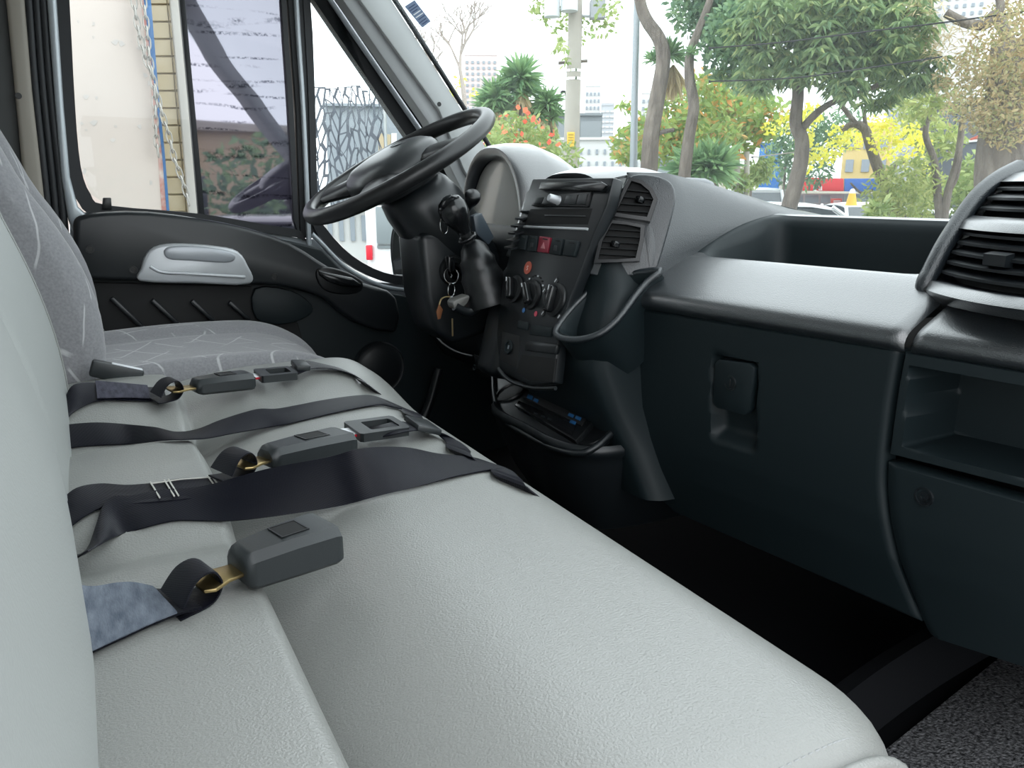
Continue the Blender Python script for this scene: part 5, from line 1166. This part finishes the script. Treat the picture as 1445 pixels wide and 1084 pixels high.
# posts, wires
for k, (px_, y0_, r_, lb) in enumerate(((1040, 206, 4.2, 'taller pale round post before the yellow-green bush'), (1054, 214, 3.6, 'shorter pale round post just right of its twin'))):
    o = thing_at('round_post', px_, 268, 12, lb, 'post', 'twin posts'); trunk([(px_, 268), (px_, y0_)], 12, r_, r_, MT['concrete'], o, 'shaft', 12)
for k, (l, D, lb) in enumerate((([(1000, 68), (1100, 60), (1220, 45), (1330, 32), (1460, 14)], 7, 'upper overhead wire crossing the mango crown'), ([(1000, 115), (1120, 110), (1230, 95), (1330, 80)], 7, 'lower overhead wire crossing the mango crown'), ([(1060, 222), (1130, 214), (1170, 208), (1215, 210)], 10, 'slack pale wire behind the mango trunk'))):
    o = empty('overhead_wire', P(*l[0], D=D), lb, 'wire'); tube('strand', tpath(l, D, 6), .006 if k < 2 else .007, MT['tyre'] if k < 2 else MT['concrete'], o, 5)
    tube('end_clamp', [P(*l[0], D=D), P(l[0][0] + 3, l[0][1], D=D)], .012, MT['tyre'], o, 6)
# ---- buildings
def building(name, px0, px1, ytop, D, depth, mt, label, cols=0, rows=0, wmt=None, y0=None, y1=None, wfrac=.5, hfrac=.5, roof=True):
    a, b = P(px0, ytop, D=D), P(px1, ytop, D=D); ztop = a.z; ex = (b - a); ex.z = 0; L0 = ex.length; ex.normalize(); n = V((ex.y, -ex.x, 0))
    if n.dot(V((a.x, a.y, 0))) > 0: n = -n                       # n faces the camera
    base = V((a.x, a.y, GZ)); o = empty(name, base, label, 'building')
    pts = [base, base + ex * L0, base + ex * L0 - n * depth, base - n * depth]; slab('wall', pts, (0, 0, ztop - GZ), mt, o)
    if roof: slab('parapet', [p + n * .1 * (1 if i < 2 else 0) + V((0, 0, ztop - GZ)) for i, p in enumerate(pts)], (0, 0, .03 * D / 10), mt, o)
    if cols:
        zt_ = P(px0, y0, D=D).z; zb_ = P(px0, y1, D=D).z; dx_, dz_ = L0 / cols, (zt_ - zb_) / rows; me = None
        for r in range(rows):
            for c in range(cols):
                ctr = base + ex * (dx_ * (c + .5)); ctr.z = zb_ + dz_ * (r + .5); f_ = frame(ctr + n * .02, ex, (0, 0, 1))
                if me is None:
                    w_ = box('window', (0, 0, 0), (dx_ * wfrac, .25 * D / 100, dz_ * hfrac), wmt or MT['carglass'], None, 0); me = w_.data; bpy.data.objects.remove(w_)
                ob = link('window', me, None, o, world=False); ob.matrix_basis = o.matrix_basis.inverted() @ f_
    return o, base, ex, n, L0
pale = mat('tower_white', (.62, .61, .60), .9); pale2 = mat('tower_grey', (.45, .46, .48), .9); pinkish = mat('tower_pink', (.62, .52, .50), .9)
wd = mat('tower_window', (.27, .3, .33), .6)
building('apartment_tower', 826, 848, 122, 130, 14, pale, 'white apartment tower right of the utility pole', 4, 11, wd, 128, 235, .45, .45)
building('apartment_tower', 848, 867, 149, 120, 12, pale2, 'shorter grey apartment tower with wide balconies', 3, 12, pale, 154, 240, .8, .35)
building('apartment_tower', 655, 702, 78, 150, 16, pinkish, 'hazy pink apartment tower behind the bare tree', 6, 12, wd, 84, 180, .45, .45)
building('apartment_tower', 1318, 1400, -60, 90, 14, pale, 'cream apartment tower glimpsed above the rust-brown foliage', 7, 8, wd, -50, 40, .4, .45)
building('apartment_tower', 905, 935, 132, 140, 12, pale, 'faint white tower between the slim trunks', 4, 9, wd, 138, 230, .45, .45)
building('low_building', 690, 850, 164, 26, 5, mat('wall_slate', (.20, .22, .23), .8), 'dark slate-grey wall block behind the yuccas', 5, 1, mat('wall_panel', (.24, .26, .27), .8), 170, 200, .92, .9)
building('low_building', 770, 905, 198, 24, 1, mat('wall_white', (.62, .62, .60), .85), 'low white wall with small windows behind the utility pole', 12, 2, wd, 206, 240, .3, .4)
building('low_building', 900, 1010, 205, 30, 5, mat('shed_grey', (.34, .37, .40), .8), 'low blue-grey shed behind the agave clump', 4, 1, wd, 212, 240, .5, .5)
building('blue_building', 1072, 1104, 205, 34, 8, mat('blue_cladding', (.03, .16, .46), .6), 'tall bright blue clad block behind the mango trunk', 3, 2, mat('blue_panel', (.04, .19, .5), .6), 210, 250, .9, .9)
# shop with red and blue fascia
D = 26
shop, sb, ex, n_, L0 = building('shop_front', 1105, 1252, 268, D, 6, mat('shop_wall', (.45, .46, .46), .8), 'low shop with red and blue sloping fascia boards', 0, 0)
def shq(l, d, off=0): return [P(a, b, D=d) for a, b in l]
tob = V((-sb.x, -sb.y, 0)).normalized()
slab('red_fascia', shq([(1112, 269), (1124, 250), (1190, 252), (1190, 270)], D - .5), tob * .2, mat('fascia_red', (.72, .04, .05), .5), shop, .02)
slab('blue_fascia', shq([(1191, 252), (1240, 252), (1246, 271), (1191, 271)], D - .5), tob * .2, mat('fascia_blue', (.05, .15, .48), .5), shop, .02)
slab('canopy_edge', shq([(1110, 269), (1246, 271), (1246, 274), (1110, 273)], D - .8), tob * .3, mat('canopy_cream', (.72, .66, .56), .6), shop, .01)
tube('fascia_emblem', crv([P(a, b, D=D - .85) for a, b in ((1156, 260), (1151, 262), (1149, 266), (1151, 270), (1155, 271))], 4), .04, MT['white_p'], shop, 6)
text_mesh('fascia_letter', 'a', .30, frame(P(1158, 264, D=D - .85), V((cyw, -syw, 0)), (0, 0, 1)) @ M.Rotation(math.pi / 2, 4, 'X'), MT['white_p'], shop, .01)
for x0, x1 in ((1116, 1133), (1136, 1155), (1158, 1171)):
    slab('shop_window', shq([(x0, 275), (x1, 275), (x1, 286), (x0, 286)], D - .35), tob * .1, wd, shop, .01)
slab('notice_board', shq([(1172, 280), (1188, 280), (1188, 291), (1172, 291)], D - .5), tob * .1, mat('notice_red', (.65, .10, .07), .5), shop, .01)
for k in range(3): slab('notice_line', shq([(1176, 283 + 2.6 * k), (1186, 283 + 2.6 * k), (1186, 284.4 + 2.6 * k), (1176, 284.4 + 2.6 * k)], D - .62), tob * .02, MT['white_p'], shop)
slab('shop_glass', shq([(1191, 275), (1243, 275), (1243, 290), (1191, 290)], D - .35), tob * .1, mat('shop_glass', (.42, .50, .47), .3), shop, .01)
cn = empty('traffic_cone', P(1201, 290, D=22), 'orange and white cone on the roof of the parked white car', 'cone')
lathe('cone_body', [(.11, 0), (.09, .05), (.06, .2), (.04, .27)], M.Translation(P(1201, 290, D=16)), mat('cone_orange', (.8, .4, .04), .6), cn, 14); lathe('cone_collar', [(.066, .14), (.058, .2), (.045, .27), (.02, .3)], M.Translation(P(1201, 290, D=16)), MT['white_p'], cn, 14)
yb, *_r = building('yellow_building', 1193, 1262, 178, 34, 6, mat('ochre_wall', (.62, .47, .20), .85), 'two-storey ochre building behind the yellow leaves', 3, 2, wd, 186, 250, .5, .55)
db_, *_r = building('dark_building', 1312, 1392, 150, 23, 6, mat('charcoal_clad', (.10, .11, .13), .6), 'charcoal shop building with small lit sign', 2, 1, mat('clad_panel', (.13, .14, .16), .6), 156, 205, .94, .9)
sgn = slab('shop_sign', shq([(1334, 214), (1347, 214), (1347, 224), (1334, 224)], 22.4), tob * .1, MT['white_p'], db_, .01); text_mesh('sign_text', 'Ca', .2, frame(P(1340, 219, D=22.25), V((cyw, -syw, 0)), (0, 0, 1)) @ M.Rotation(math.pi / 2, 4, 'X'), MT['red'], sgn, .01)
slab('awning', shq([(1328, 203), (1392, 196), (1392, 199), (1328, 206)], 22.2), tob * .3, MT['white_p'], db_, .01); slab('awning_tip', shq([(1368, 196), (1385, 189), (1385, 194), (1368, 199)], 22.0), tob * .1, MT['sticker'], db_, .01)
building('grey_building', 1255, 1320, 120, 46, 8, mat('far_grey', (.40, .41, .42), .9), 'plain grey block behind the olive tree', 3, 4, wd, 128, 230, .4, .5)
building('low_building', 1000, 1110, 238, 50, 5, mat('far_beige', (.5, .46, .4), .9), 'low beige building far behind the posts', 5, 1, wd, 244, 262, .5, .5)
building('low_building', 1470, 1760, 150, 30, 6, mat('row_cream', (.55, .5, .42), .85), 'cream two-storey row beyond the thick tree, out past the right edge', 9, 2, wd, 165, 255, .45, .5)
building('low_building', 1775, 2300, 185, 30, 6, mat('row_grey', (.42, .43, .43), .85), 'grey low row at the far right of the street', 10, 1, wd, 200, 255, .45, .5)
# ---- cars
def car(name, loc, rz, paint, label, group=None, h=1.45, L0=4.2, hatch=True):
    o = empty(name, loc, label, 'car', group); o.rotation_euler = (0, 0, rz); W = 1.72
    prof = [(-L0 / 2, .35, .72), (-L0 / 2 + .05, .28, .80), (-1.1, .25, .92), (-.9, .25, .95), (.9, .25, .95), (1.7, .26, .92), (L0 / 2 - .05, .3, .85), (L0 / 2, .38, .75)]
    secs = []
    for x, z0, z1 in prof:
        k = .86 if abs(x) > L0 / 2 - .03 else .97 if abs(x) > L0 / 2 - .1 else 1
        secs.append([V((x, y * W / 2 * k, z)) for y, z in ((-.92, z0), (-1, z0 + .15), (-1, z1 - .15), (-.93, z1), (.93, z1), (1, z1 - .15), (1, z0 + .15), (.92, z0))])
    vs, fs = loft_v(secs); raw('body', vs, fs, paint, o, 50, world=False)
    cab = [(-1.15, .94, .93), (-.45, h, .76), (.0, h + .03, .76), (1.05, h - .03, .76), (1.75, .92, .90)]
    gl_s = [(-1.12, .93, .90), (-.48, h - .05, .755), (.0, h - .03, .755), (1.03, h - .08, .755), (1.7, .92, .885)]
    secs = [[V((x, -k * W / 2, .90)), V((x, -k * W / 2 * (1 if z > 1 else 1), max(.905, z - .04))), V((x, -k * W / 2 * .93, z)), V((x, k * W / 2 * .93, z)), V((x, k * W / 2, max(.905, z - .04))), V((x, k * W / 2, .90))] for x, z, k in gl_s]
    vs, fs = loft_v(secs); raw('glasshouse', vs, fs, MT['carglass'], o, 30, world=False)
    secs = [[V((x, y * .755 * W / 2, z - .05 * abs(y) ** 6 + .0)) for y in (-1, -.9, -.5, 0, .5, .9, 1)] + [V((x, .755 * W / 2, z - .07)), V((x, -.755 * W / 2, z - .07))] for x, z in ((-.52, h - .035), (-.3, h + .0), (.1, h + .02), (.7, h + .005), (1.08, h - .05))]
    vs, fs = loft_v(secs); raw('roof', vs, fs, paint, o, 50, world=False)
    for s in (-1, 1):
        for (x0, x1) in ((-1.13, -.5), (1.06, 1.72)):
            bm = bmesh.new(); add_tube(bm, [(x0, s * .90 * W / 2, .93), (x1, s * .74 * W / 2, h - .05)] if x0 < 0 else [(x0, s * .74 * W / 2, h - .06), (x1, s * .89 * W / 2, .93)], .035, 6); bm_ob('pillar', bm, paint, o, world=False)
        for x in (-1.3, 1.25):
            m_ = M.Translation((x, s * .80, .31)) @ M.Rotation(math.pi / 2, 4, 'X'); lathe2('wheel', [(.001, -.09), (.17, -.085), (.2, -.1), (.29, -.1), (.31, -.07), (.31, .07), (.29, .1), (.2, .1), (.17, .085), (.001, .09)], m_, MT['tyre'], o)
        bx = bmesh.new(); add_box(bx, (L0 / 2 - .03, s * .6, .68), (.06, .28, .14), None, .02); bm_ob('tail_lamp', bx, MT['red'], o, world=False)
        bx = bmesh.new(); add_box(bx, (-L0 / 2 + .04, s * .58, .66), (.08, .3, .14), None, .02); bm_ob('head_lamp', bx, MT['clear'], o, world=False)
    return o
def lathe2(name, prof, m, mt, parent, n=20):
    secs = [[m @ V((r * math.cos(2 * math.pi * k / n), r * math.sin(2 * math.pi * k / n), h)) for k in range(n)] for r, h in prof]
    vs, fs = loft_v(secs); return raw(name, vs, fs, mt, parent, 40, world=False)
def at_g(px, py, D): q = P(px, py, D=D); q.z = GZ; return q
hdg = math.atan2(-syw, cyw)
car('parked_car', at_g(1071, 290, 15), hdg + .02, MT['white_p'], 'white parked car under the red fascia')
car('parked_car', at_g(1226, 292, 18.5), hdg + 1.5, MT['white_p'], 'white parked car under the blue fascia, cone above its roof', h=1.4)
car('parked_car', at_g(1392, 296, 13.2), hdg + 1.6, MT['white_p'], 'white parked car beyond the twin stems at the right', h=1.4)
car('parked_car', at_g(1062, 272, 19.5), hdg + 1.25, MT['grey_p'], 'silver tall parked car whose raked window shows above the dash edge', h=1.70, L0=4.0)
# ---- beside the driver door: white shutter wall, tiles, chains
YW = 3.1
wl = empty('wall_left', P(170, 300, Y=YW), 'white painted boundary wall with tiled edge beside the van', 'wall', kind='structure')
wp = mat('wall_white_paint', (.60, .51, .455), .8, bump=(4, .08, .01), var=(2.2, (.65, .57, .515)))
slab('white_panel', [P(-120, -300, Y=YW), P(170, -300, Y=YW), P(205, 0, Y=YW), P(222, 150, Y=YW), P(238, 310, Y=YW), P(262, 620, Y=YW), P(-80, 620, Y=YW)], (0, .04, 0), wp, wl, .004)
for k in range(26):
    rn = random.Random(100 + k); px_, py_ = rn.uniform(105, 218), rn.uniform(5, 295); l_ = rn.uniform(1.5, 7); a_ = rn.uniform(0, 3.1)
    if px_ > 200 + .11 * py_: continue
    q = [P(px_ + l_ * math.cos(a_ + t) * (1 if i % 2 else .35), py_ + l_ * .7 * math.sin(a_ + t), Y=YW - .001) for i, t in enumerate((0, 1.3, 2.4, 3.6, 5))]
    slab('scuff', q, (0, .0008, 0), mat('scuff_%d' % k, (lambda v: (v, v * .92, v * .86))(rn.uniform(.50, .60)), .9), wl)
red_ = mat('flaking_red', (.42, .09, .07), .8, var=(30, (.6, .5, .45))); blu_ = mat('flaking_blue', (.05, .15, .34), .7, var=(18, (.08, .2, .42)))
slab('blue_edge', [P(a, b, Y=YW - .004) for a, b in ((178, -300), (184, -300), (213, 0), (223, 120), (233, 220), (240, 310), (236, 310), (229, 220), (218, 120), (203, 0))], (0, .02, 0), blu_, wl, .001)
slab('red_edge', [P(a, b, Y=YW - .002) for a, b in ((199, 0), (204, 0), (218, 120), (229, 220), (237, 310), (229, 310), (223, 220), (213, 120))], (0, .02, 0), red_, wl, .001)
tl_m = mat('wall_tile', (.55, .45, .28), .45, var=(14, (.62, .52, .36)), bump=(30, .15, .004)); grout = mat('grout', (.62, .55, .42), .9)
YT = YW + .07
slab('tile_bed', [P(150, -300, Y=YT + .012), P(226, -300, Y=YT + .012), P(275, 320, Y=YT + .012), P(285, 620, Y=YT + .012), P(200, 620, Y=YT + .012)], (0, .05, 0), grout, wl)
for r in range(26):
    y0_ = -262 + 24.4 * r
    for (xa, xb) in ((-26, 24), (25.5, 35)):
        off = lambda y: 211 + (y * .092)
        q = [P(off(y) + x, y, Y=YT) for x, y in ((xa, y0_ + 1.2), (xb, y0_ + 1.2), (xb, y0_ + 23), (xa, y0_ + 23))]
        slab('tile', q, (0, .014, 0), tl_m, wl, .0015, 1)
slab('concrete_edge', [P(a, b, Y=YT - .03) for a, b in ((222, -300), (236, -300), (262, 0), (277, 160), (290, 320), (300, 620), (278, 620), (268, 320), (255, 160), (240, 0))], (0, .12, 0), mat('edge_concrete', (.50, .47, .43), .9, bump=(12, .3, .01)), wl, .006)
lk = None
def chain(l, Yc, label):
    global lk
    o = empty('chain', P(*l[0], Y=Yc), label, 'chain', 'chains on the white wall'); pts = crv([P(a, b, Y=Yc) for a, b in l], 30); acc = [pts[0]]
    for p in pts:
        if (p - acc[-1]).length >= .030: acc.append(p)
    for i in range(len(acc) - 1):
        if lk is None:
            ob = tube('link', [V((.0185 * math.cos(a) + math.copysign(.004, math.cos(a)), .0085 * math.sin(a), 0)) for a in [2 * math.pi * k / 14 for k in range(14)]], .0026, mat('chain_steel', (.42, .40, .37), .5, metal=.6), None, 5, True); lk = ob.data; bpy.data.objects.remove(ob)
        f_ = frame((acc[i] + acc[i + 1]) / 2, acc[i + 1] - acc[i], (0, 1, 0) if i % 2 else (1, .15, 0)); c = link('link', lk, None, o, world=False); c.matrix_basis = o.matrix_basis.inverted() @ f_
    return o
chain([(186, -20), (192, 25), (199, 60), (206, 85), (214, 105), (222, 135), (230, 165), (238, 190), (246, 225), (252, 240), (262, 270), (267, 290)], YW - .03, 'longer loose chain swinging from the white wall over the tiles')
chain([(200, -20), (206, 30), (210, 75), (216, 110), (219, 150), (220, 190), (224, 222)], YW - .03, 'shorter chain hanging along the blue and red edge')
# ---- seen through the quarter window: perforated screen, building, white van, own mirror
D = 11
scn, *_r = building('gallery_building', 458, 585, 150, D + 1.5, 4, mat('slate_render', (.30, .33, .36), .8), 'slate-grey rendered building behind the perforated screen', 0, 0)
slab('beige_door', shq([(535, 188), (552, 190), (552, 215), (535, 213)], D + 1.2), tob * .02, mat('beige_door', (.50, .40, .26), .7), scn); slab('white_jamb', shq([(553, 188), (560, 188), (560, 220), (553, 218)], D + 1.2), tob * .02, MT['white_p'], scn)
scr = thing_at('perforated_screen', 485, 300, D, 'tall black cut-metal screen with branching leaf pattern', 'screen')
bm = bmesh.new(); rn = random.Random(5); o0 = at_g(430, 200, D); exs = V((cyw, -syw, 0)); wid_ = 1.06; ztop = P(480, 124, D=D).z - GZ
sites = []
while len(sites) < 215:
    u, v = rn.uniform(-.1, wid_ + .1), rn.uniform(.2, ztop + .1)
    if all((u - a) ** 2 / .0038 + (v - b) ** 2 / .0135 > 1 for a, b in sites) or rn.random() < .004: sites.append((u, v))
def clip(poly, nx_, ny_, c):
    out = []
    for (x0, y0), (x1, y1) in zip(poly, poly[1:] + poly[:1]):
        d0, d1 = nx_ * x0 + ny_ * y0 - c, nx_ * x1 + ny_ * y1 - c
        if d0 <= 0: out.append((x0, y0))
        if d0 * d1 < 0: t = d0 / (d0 - d1); out.append((x0 + (x1 - x0) * t, y0 + (y1 - y0) * t))
    return out
for (u, v) in sites:
    poly = [(0, .3), (wid_, .3), (wid_, ztop + rn.uniform(-.06, .03)), (0, ztop)]
    for (a, b) in sites:
        if (a, b) == (u, v) or abs(a - u) > .25 or abs(b - v) > .4: continue
        k = .35; sk_ = .25 * (1 if int(u * 6) % 2 else -1)      # stretched, slanted metric
        ax, ay = a - u - sk_ * (b - v), (b - v) * k; nx_, ny_ = ax, -ax * sk_ + ay * k
        mx_, my_ = (a + u) / 2, (b + v) / 2; poly = clip(poly, nx_, ny_, nx_ * mx_ + ny_ * my_)
        if len(poly) < 3: break
    if len(poly) < 3: continue
    cx_, cy_ = sum(p[0] for p in poly) / len(poly), sum(p[1] for p in poly) / len(poly)
    inn = [(lerp(x, cx_, .34) if abs(x - cx_) > .02 else lerp(x, cx_, .5), lerp(y, cy_, .2)) for x, y in poly]
    W3 = lambda p, d=0: o0 + exs * p[0] + V((0, 0, p[1])) + V((syw, cyw, 0)) * d
    for i in range(len(poly)):
        j = (i + 1) % len(poly); bm.faces.new([bm.verts.new(W3(q)) for q in (poly[i], poly[j], inn[j], inn[i])]); bm.faces.new([bm.verts.new(W3(inn[i])), bm.verts.new(W3(inn[j])), bm.verts.new(W3(inn[j], .012)), bm.verts.new(W3(inn[i], .012))])
stuffed(bm_ob('cut_pattern', bm, mat('screen_black', (.075, .085, .105), .5), scr, None))
tube('screen_post', [o0 + exs * wid_, o0 + exs * wid_ + V((0, 0, ztop))], .02, MT['grey_p'], scr, 6)
building('low_building', 440, 520, 296, 9, 1, mat('kiosk_white', (.6, .6, .58), .8), 'low pale kiosk seen under the steering wheel rim', 5, 1, wd, 300, 345, .4, .8)
wv_ = empty('white_van', at_g(520, 350, 7), 'white delivery van with dark rear window and red lamp', 'van'); wv_.rotation_euler = (0, 0, hdg + .05); W_ = wv_.matrix_basis.copy()
vz = lambda py: P(520, py, D=7).z - GZ
bx = bmesh.new(); add_box(bx, (.84, 2.1, 1.0), (1.75, 4.1, 1.5), None, .10, 4); bm_ob('body', bx, MT['white_p'], wv_, 50, world=False)
bx = bmesh.new(); add_box(bx, (.32, .045, vz(322)), (.50, .03, .36), None, .01); bm_ob('rear_window', bx, mat('van_window', (.22, .25, .26), .3), wv_, world=False)
bx = bmesh.new(); add_box(bx, (-.0, .045, vz(357)), (.055, .05, .13), None, .01); bm_ob('tail_lamp', bx, MT['red'], wv_, world=False)
bx = bmesh.new(); add_box(bx, (.32, .04, vz(346)), (.50, .02, .03), None, .005); bm_ob('belt_line', bx, MT['grey_p'], wv_, world=False)
for x, y in ((.05, .7), (1.63, .7), (.05, 3.3), (1.63, 3.3)): lathe2('wheel', [(.001, -.09), (.2, -.09), (.3, -.08), (.3, .08), (.2, .09), (.001, .09)], M.Translation((x, y, .3)) @ M.Rotation(math.pi / 2, 4, 'Y'), MT['tyre'], wv_)
mr = empty('wing_mirror', P(566, 350, Y=2.2), 'black driver wing mirror outside the quarter window', 'mirror')
ho_ = crv([P(a, b, Y=2.2) for a, b in ((553, 320), (549, 345), (551, 375), (560, 400), (600, 405), (640, 380), (640, 320), (600, 305), (565, 308))], 3, True)
slab('mirror_housing', ho_, (.06, .05, 0), MT['black'], mr, .01, 2, 60)
cm = sum(ho_, V()) / len(ho_); slab('mirror_glass', [p.lerp(cm, .16) + V((-.004, -.006, 0)) for p in ho_], (.004, .004, 0), mat('mirror_silver', (.9, .9, .9), .03, metal=1), mr)
tube('mirror_arm', [cm + V((.04, 0, 0)), V((.92, 1.99, 1.25))], .02, MT['black'], mr, 10)
# ---- street on the passenger side (reflected by the filmed pane)
car('parked_car', (1.1, -3.6, GZ), .1, MT['dark_p'], 'dark parked car reflected low in the filmed door pane'); car('parked_car', (3.6, -5.6, GZ), .15, MT['bronze_p'], 'bronze parked car reflected in the filmed door pane', h=1.5)
for k, (x, y, r_, h_) in enumerate(((.5, -7.6, .9, 1.0), (2.3, -7.8, .85, 1.5), (4.1, -8.0, .9, 1.6), (5.95, -8.2, .9, 1.3))):
    o = empty('street_shrub', (x, y, GZ), ('rounded dark shrub, first of a row reflected in the filmed pane', 'second dark shrub of the row reflected in the filmed pane', 'third and fullest dark shrub reflected in the filmed pane', 'last dark shrub of the row reflected in the filmed pane')[k], 'shrub', 'street shrubs')
    leaf_cloud('foliage', [(V((x, y, h_)), r_, r_ * .8), (V((x, y, h_ - .8)), r_, r_)], 900, .16, MT['smallleaf'], o, .5); tube('stem', [(x, y, GZ), (x, y, h_)], .06, MT['bark'], o, 8)
tb = empty('tan_building', (3.2, -14, GZ), 'low tan building reflected behind the shrubs in the filmed pane', 'building')
slab('wall', [V((.5, -14, GZ)), V((9, -14, GZ)), V((9, -18, GZ)), V((.5, -18, GZ))], (0, 0, 2.9), mat('tan_render', (.46, .36, .24), .8), tb); slab('roof_slab', [V((.3, -13.8, GZ + 2.9)), V((9.2, -13.8, GZ + 2.9)), V((9.2, -18.2, GZ + 2.9)), V((.3, -18.2, GZ + 2.9))], (0, 0, .15), MT['concrete'], tb)
for x in (2, 4, 6): box('window', (x, -13.98, 1.2), (.9, .06, .8), MT['carglass'], tb, .01)
